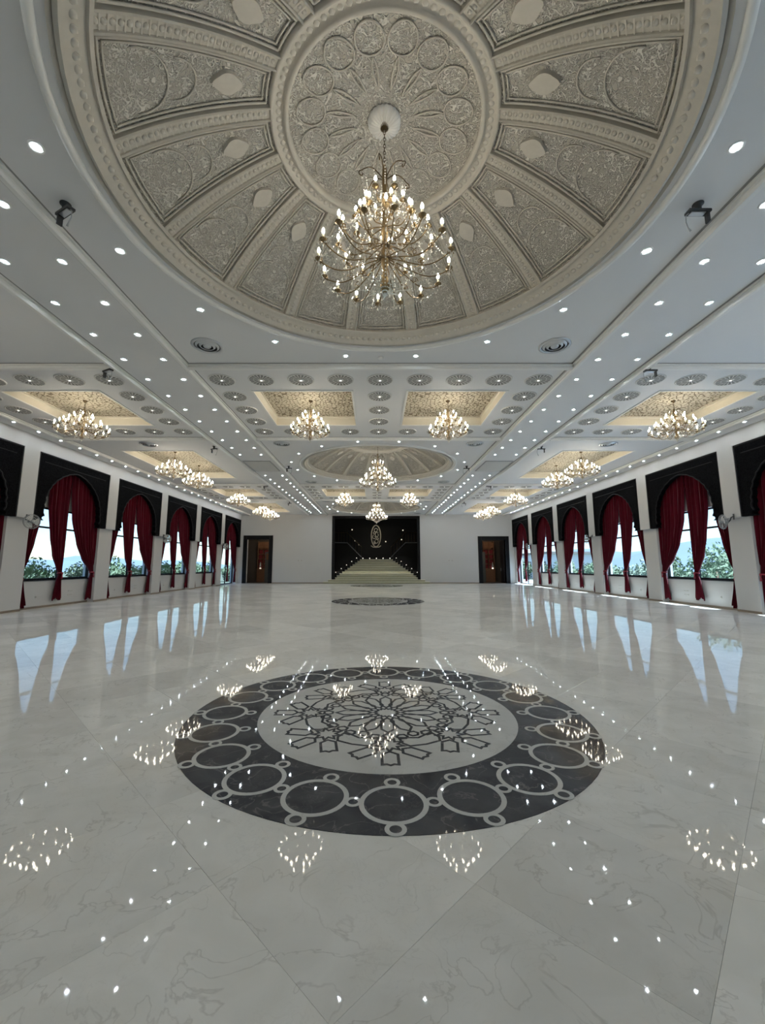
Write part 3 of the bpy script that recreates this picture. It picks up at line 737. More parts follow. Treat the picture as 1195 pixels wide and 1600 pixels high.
# ------------------------------------------------------------------ chandeliers
def crystal_swag(b, p, q, sag, n, r=.013):
    n = int(n*1.5)
    for i in range(n+1):
        t = i/n; x = p[0]+(q[0]-p[0])*t; y = p[1]+(q[1]-p[1])*t; z = p[2]+(q[2]-p[2])*t-sag*4*t*(1-t)
        b.octa((x, y, z), r*.75, r)
def make_chandelier(tiers, hook, crown, bottom, detail=True, scale=1.0, bowl_r=.3):
    """local z = 0 at the ceiling hook; tiers: (radius, z of cup, count)"""
    root = empty('chandelier')
    b = MB(); b.lathe([(.055, .02), (.06, -.015), (.03, -.045), (.012, -.06)], 16); b.build('canopy', m_bronze, root, True)
    zt = crown[0]
    b = MB(); nl = max(4, int((-zt-.05)/.045))
    for i in range(nl):
        z = -.06+(zt+.06)*(i+.5)/nl; h = abs(zt+.06)/nl*.65
        ax = (1, 0) if i % 2 == 0 else (0, 1)
        b.tube([(ax[0]*.014*cos(t), ax[1]*.014*cos(t), z+h*sin(t)) for t in [2*PI*k/8 for k in range(8)]], .0042, 4, closed=True)
    b.build('chain', m_bronze, root, True)
    zb = bottom; prof = [(.001, zt+.01), (.016, zt)]
    n = 14
    for i in range(n):
        t = (i+.5)/n; prof.append((.018+.028*abs(sin(t*PI*4.5))*(.6+.6*t), zt+(zb+.12-zt)*t))
    prof += [(.06, zb+.10), (.03, zb+.05), (.001, zb+.03)]
    b = MB(); b.lathe(prof, 12); b.build('stem', m_gold, root, True)
    # crown of scrolls
    cr_, czl = crown[1], crown[2]
    for k in range(6 if detail else 5):
        a = 2*PI*k/(6 if detail else 5)+.3; c, s = cos(a), sin(a); pts = []
        for q in range(14):
            t = q/13; r = .02+cr_*t; z = czl+.02+.11*sin(t*PI*.9)
            pts.append((r*c, r*s, z))
        for q in range(1, 12):
            t = 2*PI*q/12; r = cr_+.02+.038*sin(t)*(1-q/16); z = pts[13][2]-.042+.042*cos(t)*(1-q/16)
            pts.append((r*c, r*s, z))
        b = MB(); b.tube(pts, .0065, 5); b.build('crown_scroll', m_bronze, root, True)
    cup = None
    for (R, z, cnt, zroot) in tiers:
        am = MB(); pts = []
        for q in range(13):
            t = q/12; r = .03+(R-.03)*t; pts.append((r, 0, zroot+(z-.03-zroot)*t-.10*sin(PI*t)*(.5+R)+.03*sin(2*PI*t)))
        am.tube(pts, .0075, 5)
        am.tube([(R*.55+.045*cos(q*.7)*(1-q/14), 0, (zroot+z)/2-.12*(.5+R)+.05+.045*sin(q*.7)*(1-q/14)) for q in range(12)], .0045, 4)
        cu = MB(); cu.lathe([(.005, z-.045), (.014, z-.035), (.040, z-.012), (.043, z-.006), (.014, z-.008)], 10, (R, 0, 0))
        for q in range(6): t = 2*PI*q/6; cu.octa((R+.042*cos(t), .042*sin(t), z-.035), .007, .018)
        cd_ = MB(); cd_.lathe([(.0125, z-.008), (.0125, z+.062), (.001, z+.062)], 8, (R, 0, 0))
        bu = MB(); bu.lathe([(.001, z+.06), (.010, z+.066), (.0180, z+.085), (.0150, z+.108), (.007, z+.128), (.001, z+.138)], 8, (R, 0, 0))
        me = None
        for k in range(cnt):
            a = 2*PI*(k+.25*(cnt % 3))/cnt
            if me is None:
                o = am.build('arm', m_gold, root, True, rz=a); c1 = cu.build('drip_cup', m_gold, o, True); d1 = cd_.build('candle_sleeve', m_candle, o, True); b1 = bu.build('bulb', m_bulb, o, True); me = (o.data, c1.data, d1.data, b1.data)
            else:
                o = mesh_obj('arm', me[0], root, None, a); mesh_obj('drip_cup', me[1], o); mesh_obj('candle_sleeve', me[2], o); mesh_obj('bulb', me[3], o)
    # crystal strands
    b = MB(); Rm, zm, cm, _ = tiers[-1]
    for (R, z, cnt, zr) in tiers:
        for k in range(cnt):
            a0 = 2*PI*(k+.25*(cnt % 3))/cnt; a1 = 2*PI*(k+1+.25*(cnt % 3))/cnt
            crystal_swag(b, (R*cos(a0), R*sin(a0), z-.03), (R*cos(a1), R*sin(a1), z-.03), .07, 7 if detail else 5)
            b.octa((R*cos(a0), R*sin(a0), z-.085), .013, .032)
    for (A, B) in zip(tiers, tiers[1:]):
        for k in range(B[2]):
            a = 2*PI*(k+.5)/B[2]
            crystal_swag(b, (A[0]*cos(a), A[0]*sin(a), A[1]-.03), (B[0]*cos(a), B[0]*sin(a), B[1]-.03), .06, 8 if detail else 5)
    cz = crown[2]+.05
    for k in range(12): a = 2*PI*k/12; crystal_swag(b, (cr_*cos(a), cr_*sin(a), cz), (tiers[0][0]*cos(a), tiers[0][0]*sin(a), tiers[0][1]), .05, 7 if detail else 4)
    for k in range(16):
        a = 2*PI*k/16; crystal_swag(b, (Rm*.8*cos(a), Rm*.8*sin(a), zm-.05), (.03*cos(a), .03*sin(a), zb+.05), (-.02 if bowl_r else 0), 12 if detail else 8)
    for j, (rr, zz, nn) in enumerate(((Rm*.62, zm-.09, 22), (Rm*.42, zm-.14, 16), (Rm*.22, zb+.12, 10), (.12, (zt+zm)/2, 10), (.18, (zt+zm)/2-.16, 14), (.26, zm+.06, 18), (Rm*.6, zm+.02, 20))):
        for k in range(nn):
            a = 2*PI*k/nn; b.octa((rr*cos(a), rr*sin(a), zz), .012, .034)
    b.octa((0,0,zb+.01), .03, .045)
    stuff(b.build('crystal_strands', m_crystal, root))
    return root
hookA = H+1.19-.09
def rel(z, hk): return z-hk
tA = [(.22, rel(5.80, hookA), 6, rel(5.70, hookA)), (.36, rel(5.47, hookA), 9, rel(5.42, hookA)), (.55, rel(5.21, hookA), 12, rel(5.20, hookA)), (.77, rel(4.97, hookA), 16, rel(5.02, hookA))]
chA = make_chandelier(tA, 0, (rel(6.28, hookA), .27, rel(6.06, hookA)), rel(4.55, hookA))
ln = ['largest tiered crystal chandelier hanging from the near dome, bulbs lit', 'tiered crystal chandelier hanging from the middle dome', 'tiered crystal chandelier under the far dome in front of the stair opening']
for k, y in enumerate(YC):
    o = chA if k == 0 else copy_tree(chA)
    o.location = (0, y, hookA); tag(o, ln[k], 'chandelier', 'dome chandeliers')
hookB = H+.26
tB = [(.22, rel(5.50, hookB), 6, rel(5.40, hookB)), (.35, rel(5.31, hookB), 8, rel(5.28, hookB)), (.51, rel(5.12, hookB), 14, rel(5.14, hookB))]
chB = make_chandelier(tB, 0, (rel(5.74, hookB), .13, rel(5.60, hookB)), rel(4.80, hookB), False)
tC = [(.24, rel(5.46, hookB), 6, rel(5.40, hookB)), (.44, rel(5.30, hookB), 10, rel(5.28, hookB)), (.63, rel(5.14, hookB), 16, rel(5.16, hookB))]
chC = make_chandelier(tC, 0, (rel(5.74, hookB), .13, rel(5.60, hookB)), rel(4.83, hookB), False)
fb = fc = True
for r, y in enumerate(BAND):
    for s in (-1, 1):
        o = chB if fb else copy_tree(chB); fb = False
        o.location = (s*1.9, y, hookB); tag(o, 'gold crystal chandelier in the %s centre coffer of the %s band' % (sd[s], rowname[r]), 'chandelier', 'centre coffer chandeliers')
        o = chC if fc else copy_tree(chC); fc = False
        o.location = (s*8.15, y, hookB); tag(o, 'wide gold crystal chandelier in the square coffer by the %s windows, %s band' % (sd[s], rowname[r]), 'chandelier', 'side coffer chandeliers')
for r, y in enumerate(YC):
    for s in (-1, 1):
        for e in (-1, 1):
            o = copy_tree(chC); o.location = (s*8.15, y+e*1.15-.2, hookB)
            tag(o, 'wide crystal chandelier at the %s end of the %s long coffer by the %s dome' % ('front' if e < 0 else 'back', sd[s], ('near', 'middle', 'far')[r]), 'chandelier', 'side coffer chandeliers')

# ------------------------------------------------------------------ side walls
XP, XSILL, XOUT = 11.5, 11.75, 12.05
def side_wall(s):
    b = MB()
    def bx(x0, x1, y0, y1, z0, z1): b.box(min(s*x0,s*x1), max(s*x0,s*x1), y0, y1, z0, z1)
    bx(XW, XOUT, YB, YF, 5.25, H+.02)                              # bulkhead
    bx(XSILL, XOUT, YB, ALLB[0]+.4, 0, 5.25)
    for k, y in enumerate(ALLB):
        sill = .96 if k < 8 else 0.0
        if sill: bx(XSILL, XOUT, y+.4, y+3.65, 0, sill)
        bx(XSILL, XOUT, y+.4, y+3.65, 3.5, 5.25)
        yn = ALLB[k+1]+.4 if k < 8 else YF
        bx(XSILL, XOUT, y+3.65, yn, 0, 5.25)
    for k in range(-3, 7):
        y = BAYS[0]+4.37*k-.31
        ya, yb = max(y-.45, YB), min(y+.40, YF)
        if k == 6: ya, yb = YF-.22, YF
        bx(XP, XSILL, ya, yb, 0, 2.97)                              # lower pier
        bx(XW, XSILL, max(y-.31, YB), min(y+.31, YF), 2.97, 5.25)    # upper pilaster
    return struct(b.build('wall_left' if s < 0 else 'wall_right', m_wall))
for s in (-1, 1): side_wall(s)
b = MB(); b.box(-12.05, 12.05, YB-.2, YB, 0, H+.05); struct(b.build('wall_back', m_wall))
for s in (-1, 1):
    b = MB()
    for k in range(-3, 6):
        y = BAYS[0]+4.37*k; b.box(min(s*(XSILL-.015), s*XSILL), max(s*(XSILL-.015), s*XSILL), y+.1, y+3.6 if k < 5 else y+.35, 0, .07)
        yp = BAYS[0]+4.37*k-.31
        b.box(min(s*(XP-.015), s*XP), max(s*(XP-.015), s*XP), max(yp-.45, YB), yp+.40, 0, .07)
    struct(b.build('baseboard_left' if s < 0 else 'baseboard_right', m_skirt))

wi = 0
for s in (-1, 1):
    for k, y in enumerate(ALLB):
        wi += 1; k -= 3
        z0 = .96 if k < 5 else .02; z1 = 3.5; ya, yb = y+.4, y+3.65
        root = empty('window_%d' % wi, (s*11.88, (ya+yb)/2, z0)); struct(root)
        root['label'] = 'black framed window behind the curtains, bay %s from the camera on the %s wall' % (('first', 'second', 'third', 'fourth', 'fifth', 'last, glazed to the floor,')[k] if k >= 0 else 'out of frame %s' % nth(-k), sd[s])
        hw_ = (yb-ya)/2; hh = z1-z0; fw = .055
        b = MB(); b.box(-.04,.04,-hw_,-hw_+fw,0,hh); b.box(-.04,.04,hw_-fw,hw_,0,hh); b.box(-.04,.04,-hw_+fw,hw_-fw,0,fw); b.box(-.04,.04,-hw_+fw,hw_-fw,hh-fw,hh); b.build('frame', m_black, root)
        zr = 2.80-z0
        b = MB(); b.box(-.035,.035,-hw_+fw,hw_-fw,zr-.03,zr+.03); b.build('transom', m_black, root)
        b = MB(); b.box(-.035,.035,-.03,.03,fw,hh-fw); b.build('mullion', m_black, root)
        for ya_, yb_ in ((-hw_+fw, -.03), (.03, hw_-fw)):
            for za_, zb_ in ((fw, zr-.03), (zr+.03, hh-fw)):
                b = MB(); b.quad((0,ya_,za_),(0,yb_,za_),(0,yb_,zb_),(0,ya_,zb_)); b.build('pane', m_glass, root)
        if k < 5:
            b = MB(); b.box(-.17 if s > 0 else -.02, .02 if s > 0 else .17, -hw_, hw_, -.03, .0); b.build('sill', m_black, root)

# ------------------------------------------------------------------ carved valances
def make_valance(s):
    root = empty('carved_valance'); W_, Z0, Z1 = 3.75, 2.97, 5.25
    def half(z):
        if z < 3.12: return 1.40+.10*sin((z-2.97)/.15*PI)
        if z < 3.35: return 1.40+.07*min(1, (z-3.12)/.1)
        t = min(1, (z-3.35)/1.5); return 1.47*max(0, (1-t**2.3))**.62
    N = 72; L_ = []
    for i in range(N+1):
        z = Z0+(4.85-Z0)*(1-(1-i/N)**1.35); hwd = half(z) if i < N else 0
        if z > 3.35 and i < N: hwd -= .035*abs(sin((i/N)*PI*9))
        L_.append((max(hwd, 0), z))
    pts = [(W_/2-h_, z) for h_, z in L_]
    xf, xb = .02, .20              # outward from the room face
    b = MB()
    for sg in (0, 1):
        def Y(y): return y if sg == 0 else W_-y
        rows = [[(s*x, Y(y), z) for x in (xf, xb)] for y, z in pts]
        b.grid(rows)                                    # reveal
        for x in (xf, xb):
            for (y0, z0), (y1, z1) in zip(pts, pts[1:]):
                b.quad((s*x, Y(0), z0), (s*x, Y(y0), z0), (s*x, Y(y1), z1), (s*x, Y(0), z1))
            b.quad((s*x, Y(0), 4.85), (s*x, Y(W_/2), 4.85), (s*x, Y(W_/2), Z1), (s*x, Y(0), Z1))
        b.quad((s*xf, Y(0), Z0), (s*xb, Y(0), Z0), (s*xb, Y(pts[0][0]), Z0), (s*xf, Y(pts[0][0]), Z0))
        b.quad((s*xf, Y(0), Z0), (s*xb, Y(0), Z0), (s*xb, Y(0), Z1), (s*xf, Y(0), Z1))
    b.build('carved_panel', m_wood, root)
    b = MB(); path = [(s*xf, y, z) for y, z in pts[4:]]+[(s*xf, W_-y, z) for y, z in reversed(pts[4:-1])]
    b.tube(path, .022, 6); b.build('arch_moulding', m_woodp, root, True)
    b = MB()
    for a, c in (((.03, Z0+.03), (.03, Z1-.03)), ((.03, Z1-.03), (W_-.03, Z1-.03)), ((W_-.03, Z1-.03), (W_-.03, Z0+.03))): b.tube([(s*xf, *a), (s*xf, *c)], .022, 6)
    b.tube([(s*xf, .25, 4.95), (s*xf, W_-.25, 4.95)], .014, 6); b.build('border_fillet', m_woodp, root)
    return root
ordn = ('first', 'second', 'third', 'fourth', 'fifth', 'sixth')
for s in (-1, 1):
    v0 = make_valance(s)
    for k, y in enumerate(ALLB):
        o = v0 if k == 0 else copy_tree(v0)
        o.location = (s*XW, y, 0); tag(o, 'black carved wood scalloped arch valance over the %s window bay of the %s wall' % (ordn[k-3] if k > 2 else nth(3-k)+' out-of-frame', sd[s]), 'valance', 'carved window valances')

# ------------------------------------------------------------------ velvet curtains
DR = {'near': ([(5,.10),(2,.09),(1.15,.06),(.9,.02),(.06,-.02)], [(5,.91),(4.1,.91),(3.2,.78),(2.2,.55),(1.6,.36),(1.25,.20),(1.15,.18),(.9,.26),(.06,.46)], 4),
      'middle': ([(5,.97),(3.5,1.0),(2.4,1.18),(1.8,1.36),(1.4,1.60),(1.15,1.77),(.9,1.68),(.2,1.56)], [(5,1.99),(2.5,1.97),(1.15,1.93),(.9,1.95),(.2,2.02)], 5),
      'far': ([(5,2.02),(4.3,2.04),(3.2,2.18),(2.26,2.50),(1.7,2.90),(1.35,3.30),(1.15,3.48),(.9,3.42),(.1,3.30)], [(5,3.72),(2,3.70),(1.15,3.66),(.9,3.68),(.1,3.74)], 8)}
def make_drape(key):
    Lk, Rk, npl = DR[key]; zb = Lk[-1][0]
    root = empty('velvet_curtain')
    zs = [5.0-(5.0-1.2)*i/44 for i in range(45)]
    def rowat(z, nu=96, pinch=1.0):
        l, r = interp(Lk, z), interp(Rk, z); wd = r-l; row = []
        for u in range(nu+1):
            t = u/nu; amp = .036*min(1, wd/.6)+.012
            zz = z
            x = amp*sin(2*PI*npl*t+.4*sin(z*1.3))+.012*sin(2*PI*npl*2.3*t+z)
            row.append((x*pinch, l+wd*t, zz))
        return row
    b = MB(); b.grid([rowat(z) for z in zs]); b.build('drape', m_velvet, root, True)
    zs = [1.2-(1.2-zb)*i/14 for i in range(15)]
    rows = []
    for z in zs:
        rw = rowat(z, 64); t = (1.2-z)/(1.2-zb)
        rows.append([(x, y, z+(t*.10*sin(9*(y-rw[0][1]))**2)) for x, y, z in rw])
    b = MB(); b.grid(rows); b.build('tail', m_velvet, root, True)
    l, r = interp(Lk, 1.18), interp(Rk, 1.18); c_ = (l+r)/2
    b = MB(); pts = [(.065*cos(t), c_+((r-l)/2+.015)*sin(t), 1.18+.01*cos(t)) for t in [2*PI*q/20 for q in range(20)]]
    b.tube(pts, .022, 6, closed=True); b.build('tie_band', m_tie, root, True)
    b = MB(); b.ball((.085, c_, 1.16), .028, .05, 8, 6); b.tube([(.085, c_, 1.12), (.085, c_, .98)], [.012, .03], 8); b.build('tassel', m_tie, root, True)
    return root
for key in DR:
    d0 = make_drape(key); f_ = True
    for s in (-1, 1):
        for k, y in enumerate(ALLB[2:]):
            o = d0 if f_ else copy_tree(d0); f_ = False
            o.location = (s*11.63, y, 0)
            o.scale = (-s, 1, 1)
            tag(o, 'crimson velvet %s curtain tied back in the %s window bay of the %s wall' % ({'near': 'near-side', 'middle': 'middle', 'far': 'far-side'}[key], ordn[k-1] if k else 'nearest out-of-frame', sd[s]), 'curtain', 'crimson tied-back curtains')
for s in (-1, 1):
    for k, y in enumerate(BAYS):
        b = MB(); b.tube([(s*11.63, y+.05, 5.02), (s*11.63, y+3.72, 5.02)], .02, 8); o = b.build('curtain_rod', m_bronze)
        tag(o, 'dark curtain rod hidden behind the valance of the %s bay, %s wall' % (ordn[k], sd[s]), 'curtain rod', 'curtain rods')

# ------------------------------------------------------------------ wall fans, sockets
def make_fan():
    root = empty('wall_fan'); R = .23      # faces local +x
    b = MB()
    for r, x in ((R, .12), (R*.98, .16), (R*.8, .19), (R*.55, .205), (R*.3, .21), (R*.98, .08), (R*.75, .05), (R*.4, .04)):
        b.tube([(x, r*cos(t), r*sin(t)) for t in [2*PI*q/24 for q in range(24)]], .004 if r < R else .008, 4, closed=True)
    for q in range(24):
        t = 2*PI*q/24; c, sn = cos(t), sin(t)
        b.tube([(.21, .05*c, .05*sn), (.19, R*.8*c, R*.8*sn), (.12, R*c, R*sn), (.05, R*.75*c, R*.75*sn), (.04, .06*c, .06*sn)], .0025, 3)
    b.build('guard', m_grey, root)
    for q in range(3):
        b = MB(); t0_ = 2*PI*q/3; rows = []
        for i in range(6):
            r = .04+.16*i/5; rows.append([(.12+.03*(j/4-.5), r*cos(t0_+(j/4-.5)*1.3), r*sin(t0_+(j/4-.5)*1.3)) for j in range(5)])
        b.grid(rows); b.build('blade', m_fanw, root, True)
    b = MB(); b.tube([(-.02,0,0),(.04,0,0),(.05,0,0),(.21,0,0),(.22,0,0)], [.055,.06,.045,.045,.02], 14); b.build('motor', m_grey, root, True)
    b = MB(); b.tube([(-.03,0,0),(-.07,0,.05),(-.10,0,.14),(-.16,0,.16)], .016, 8); b.box(-.17,-.155,-.05,.05,.06,.24); b.build('wall_arm', m_dkgrey, root)
    return root
fan0 = make_fan(); f_ = True
for s in (-1, 1):
    for k in (1, 3, 5):
        y = BAYS[0]+4.37*k-.31
        o = fan0 if f_ else copy_tree(fan0); f_ = False
        o.location = (s*(XW-.165), y, 2.84); o.rotation_euler = (0, 0, 0 if s < 0 else PI)
        o.rotation_euler.z += -s*.45 if s > 0 else -.45
        tag(o, 'grey caged wall fan on the pier before the %s window bay of the %s wall' % (ordn[k], sd[s]), 'fan', 'wall fans')
for s in (-1, 1):
    for k in range(1, 4):
        y = BAYS[k]
        for dy, zz, w_, h_, nm in ((2.62, .50, .24, .035, 'upper slotted'), (2.62, .36, .24, .035, 'lower slotted'), (1.0, .38, .07, .07, 'small square')):
            root = empty('wall_socket', (s*XSILL, y+dy, zz), '%s ivory wall socket plate below the %s window of the %s wall' % (nm, ordn[k], sd[s]), 'socket', 'wall sockets')
            b = MB(); b.box(min(0,-s*.012), max(0,-s*.012), -w_/2, w_/2, -h_/2, h_/2); b.build('plate', m_plate, root)
            b = MB(); b.box(min(-s*.012,-s*.014), max(-s*.012,-s*.014), -w_*.4, w_*.4, -h_*.22, h_*.22); b.build('insert', m_grey, root)

# ------------------------------------------------------------------ far wall with doors and stair opening
b = MB()
holes = [(-3.62, 3.54, 0, 5.58), (-10.78, -8.98, 0, 3.62), (8.80, 10.72, 0, 3.55)]
xs = sorted({-12.05, 12.05, *[q for h in holes for q in h[:2]]}); zs = sorted({0, H+.05, *[h[3] for h in holes]})
for xa, xb in zip(xs, xs[1:]):
    for za, zb in zip(zs, zs[1:]):
        cx, cz = (xa+xb)/2, (za+zb)/2
        if any(h[0] < cx < h[1] and h[2] < cz < h[3] for h in holes): continue
        b.box(xa, xb, YF, YF+.25, za, zb)
struct(b.build('wall_far', m_wall))
b = MB()
for xa, xb in ((-8.65, -4.35), (4.3, 8.47)): b.box(xa, xb, YF-.015, YF, 0, .07)
struct(b.build('baseboard_far', m_skirt))
# stair opening frame
root = struct(empty('trim_%d' % (tn+1), (0, YF, 0))); tn += 1
b = MB(); b.box(-3.72, -3.50, -.03, .26, 0, 5.60); b.build('jamb', m_black, root)
b = MB(); b.box(3.42, 3.64, -.03, .26, 0, 5.60); b.build('jamb', m_black, root)
b = MB(); b.box(-3.50, 3.42, -.03, .26, 5.40, 5.60); b.build('lintel', m_black, root)
# stairwell shell
for nm_, bx_ in (('wall_stairwell_left', (-6.2, -6.0, YF+.25, 42.3, 0, 7.0)), ('wall_stairwell_right', (6.0, 6.2, YF+.25, 42.3, 0, 7.0)), ('wall_stairwell_back', (-6.2, 6.2, 42.3, 42.5, 0, 7.2)),
                 ('ceiling_stairwell', (-6.2, 6.2, YF+.25, 42.3, 7.0, 7.2)), ('floor_stairwell', (-6.2, 6.2, YF+.02, 42.5, -.12, 0))):
    b = MB(); b.box(*bx_); struct(b.build(nm_, m_darkw))
stair = empty('staircase', (0, 34.42, 0), 'wide cream marble staircase narrowing upward through the dark opening', 'staircase')
NS = 13; RH = .155; GO = .34
hwid = [4.32, 3.98, 3.42]+[3.32-(3.32-1.50)*i/(NS-4) for i in range(NS-3)]
for i in range(NS):
    y0 = GO*i; h0, h1 = hwid[i], hwid[min(i+1, NS-1)]
    y1 = NS*GO+3.4 if i == NS-1 else y0+GO+.02
    b = MB(); z1 = RH*(i+1); z0 = RH*i
    b.add([(-h0,y0,z0),(h0,y0,z0),(h0,y1,z0),(-h0,y1,z0),(-h0,y0,z1-.05),(h0,y0,z1-.05),(h0,y1,z1-.05),(-h0,y1,z1-.05)], [(0,3,2,1),(4,5,6,7),(0,1,5,4),(1,2,6,5),(2,3,7,6),(3,0,4,7)])
    st = b.build('step', m_riser_shaded, stair)
    b = MB(); b.box(-h0-.02, h0+.02, y0-.03, y1, z1-.05, z1); b.build('tread', m_tread_lit, st)
b = MB()
for s in (-1, 1):
    pass
for s, nm in ((-1, 'left'), (1, 'right')):
    root = empty('stair_cheek', (0, 34.42, 0), 'black sloping cheek wall along the %s side of the cream stairs' % nm, 'cheek wall', 'stair cheek walls')
    b = MB()
    for i in range(2, NS):
        h0 = hwid[i]+.02; y0 = GO*i
        xa, xb = s*(h0), s*5.9
        b.box(min(xa,xb), max(xa,xb), y0+(.3 if i == 2 else 0), y0+GO, 0, RH*(i+1)+.22)
    b.build('body', m_darkw, root)
    for i in range(3, NS, 2):
        b = MB(); h0 = hwid[i]+.10; b.ball((s*h0, GO*i+.02, RH*(i+1)+.27), .03, .035, 8, 6); b.build('step_lamp', m_steplamp, root, True)
    # balustrade on the flights
    rt = empty('stair_balustrade', (0, 41.2, 2.05), 'dim metal balustrade of the upper %s flight in the stairwell' % nm, 'balustrade', 'stairwell balustrades')
    path = [(s*1.45, .22), (s*2.85, 1.62), (s*4.6, 1.65)]
    b = MB(); b.tube([(x, 0, z) for x, z in path], .04, 8); b.build('lower_rail', m_grey, rt)
    b = MB(); b.tube([(x, 0, z+1.0) for x, z in path], .035, 8); b.build('hand_rail', m_bronze, rt)
    for q in range(12):
        t = q/11; x = s*(1.45+3.15*t); z = .22+1.4*min(1, (abs(x)-1.45)/1.4)
        b = MB(); b.tube([(x, 0, z), (x, 0, z+1.0)], .012, 6); b.build('baluster', m_bronze, rt)
    b = MB(); b.box(min(s*1.4, s*6.0), max(s*1.4, s*6.0), .35, .6, -2.0, .1); 
    for q in range(9):
        x0 = 1.5+.16*q; b.box(min(s*x0, s*6.0), max(s*x0, s*6.0), .35, .95, .1+.165*q, .1+.165*(q+1))
    b.build('flight', m_darkw, rt)
# landing lamps and wall lamps
for x in (-1.25, -.62, 0.0, .62, 1.25):
    root = empty('landing_lamp', (x, 34.42+NS*GO+.1, RH*NS), '%s small white glowing lamp from the left on the stair landing edge' % nth(int(x/.62+3.2)), 'lamp', 'landing lamps')
    b = MB(); b.lathe([(.05, 0), (.05, .02), (.02, .03), (.02, .06)], 10); b.build('base', m_chrome, root); b = MB(); b.ball((0,0,.11), .045, .045, 8, 6); b.build('globe', m_steplamp, root, True)
for wl, (x, z, y) in enumerate(((-2.45, 5.05, 42.0), (2.7, 5.0, 42.0), (-2.15, 3.95, 42.1), (-1.75, 3.55, 42.1), (.95, 3.85, 42.1), (2.55, 4.05, 42.1))):
    root = empty('wall_lamp', (x, 42.3, z), 'tiny dim wall lamp in the black stairwell, %s' % ('high at the upper left', 'high at the upper right', 'left of the emblem, upper one', 'left of the emblem, lower one', 'just right of the emblem', 'beside the right handrail')[wl], 'wall lamp', 'stairwell wall lamps %s' % ('left' if x < 0 else 'right'))
    b = MB(); b.box(-.06, .06, -.04, 0, -.05, .05); b.build('backplate', m_bronze, root); b = MB(); b.ball((0,-.09,0), .055, .06, 8, 6); b.build('shade', M('dim warm shade', (1, .9, .7), .5, emit=1.2, ecol=(1, .9, .7), var=0), root, True)
root = empty('oval_emblem', (-.03, 42.22, 4.42), 'upright oval openwork gilt emblem on the black stairwell wall', 'emblem')
b = MB(); b.tube([(.47*cos(t), 0, 1.08*sin(t)) for t in [2*PI*q/40 for q in range(40)]], .055, 6, closed=True); b.build('oval_ring', m_cream, root, True)
b = MB()
for cx, cz, r, a0, tn_ in ((-.02, .55, .22, 0, 5), (.12, .12, .24, 1, 5.2), (-.16, -.12, .20, 2, 4.6), (.05, -.5, .25, 3, 5), (-.15, .28, .14, 0, 5), (.18, -.25, .13, 1.5, 5), (-.12, -.72, .12, .5, 5)):
    b.tube([(cx+r*(1-q/26)*cos(a0+q*tn_/12), -.01, cz+1.15*r*(1-q/26)*sin(a0+q*tn_/12)) for q in range(16)], .04, 5)
b.build('scrollwork', m_cream, root, True)
b = MB(); b.tube([(-.5,0,-.98),(-.3,0,-1.12),(0,0,-1.14),(.3,0,-1.12),(.5,0,-.98)], .05, 6); b.build('base_scroll', m_cream, root, True)

root = empty('emblem_spotlight', (0, 40.6, 7.0), 'small dark spotlight on the stairwell ceiling aimed at the emblem', 'spotlight')
b = MB(); b.lathe([(.06, 0), (.06, -.02), (.02, -.03), (.02, -.12)], 12); b.build('stem', m_dkgrey, root, True)
b = MB(); b.tube([(0,-.08,-.06),(0,.10,-.26)], [.05,.07], 12); b.build('can', m_dkgrey, root, True)
sp = bpy.data.lights.new('emblem_spot_light', 'SPOT'); sp.energy = 90; sp.spot_size = math.radians(38); sp.spot_blend = .6; sp.color = (1, .92, .75); sp.shadow_soft_size = .03
spo = bpy.data.objects.new('emblem_spot_light', sp); C.objects.link(spo); spo.parent = root; spo.location = (0, .12, -.30)
spo.rotation_euler = Vector((-.03, 1.5, -2.28)).to_track_quat('-Z', 'Y').to_euler()

# doors
def doorway(idx, xc, hw_, top, s):
    root = struct(empty('door_%d' % idx, (xc, YF, 0)))
    root['label'] = 'tall black door surround at the %s end of the far wall' % sd[s]
    fw = .33
    b = MB(); b.box(-hw_, -hw_+fw, -.05, .28, 0, top); b.build('jamb', m_black, root)
    b = MB(); b.box(hw_-fw, hw_, -.05, .28, 0, top); b.build('jamb', m_black, root)
    b = MB(); b.box(-hw_+fw, hw_-fw, -.05, .28, top-fw, top); b.build('lintel', m_black, root)
    for q in (-hw_+.06, -hw_+fw-.06, hw_-fw+.06, hw_-.06):
        b = MB(); b.box(q-.025, q+.025, -.065, -.05, .02, top-.06); b.build('moulding', m_woodp, root)
    # leaf folded back into the room behind
    b = MB(); b.box(-.03, .03, .3, 1.2, .02, top-fw-.02); lf = b.build('leaf', m_woodp, root, loc=((hw_-fw-.05)*(1), 0, 0))
    b = MB(); b.tube([(-.05, 1.05, 1.0), (-.05, 1.05, 1.25)], .012, 6); b.build('handle', m_chrome, lf)
    return root
doorway(1, -9.88, 1.235, 3.95, -1); doorway(2, 9.76, 1.29, 3.88, 1)
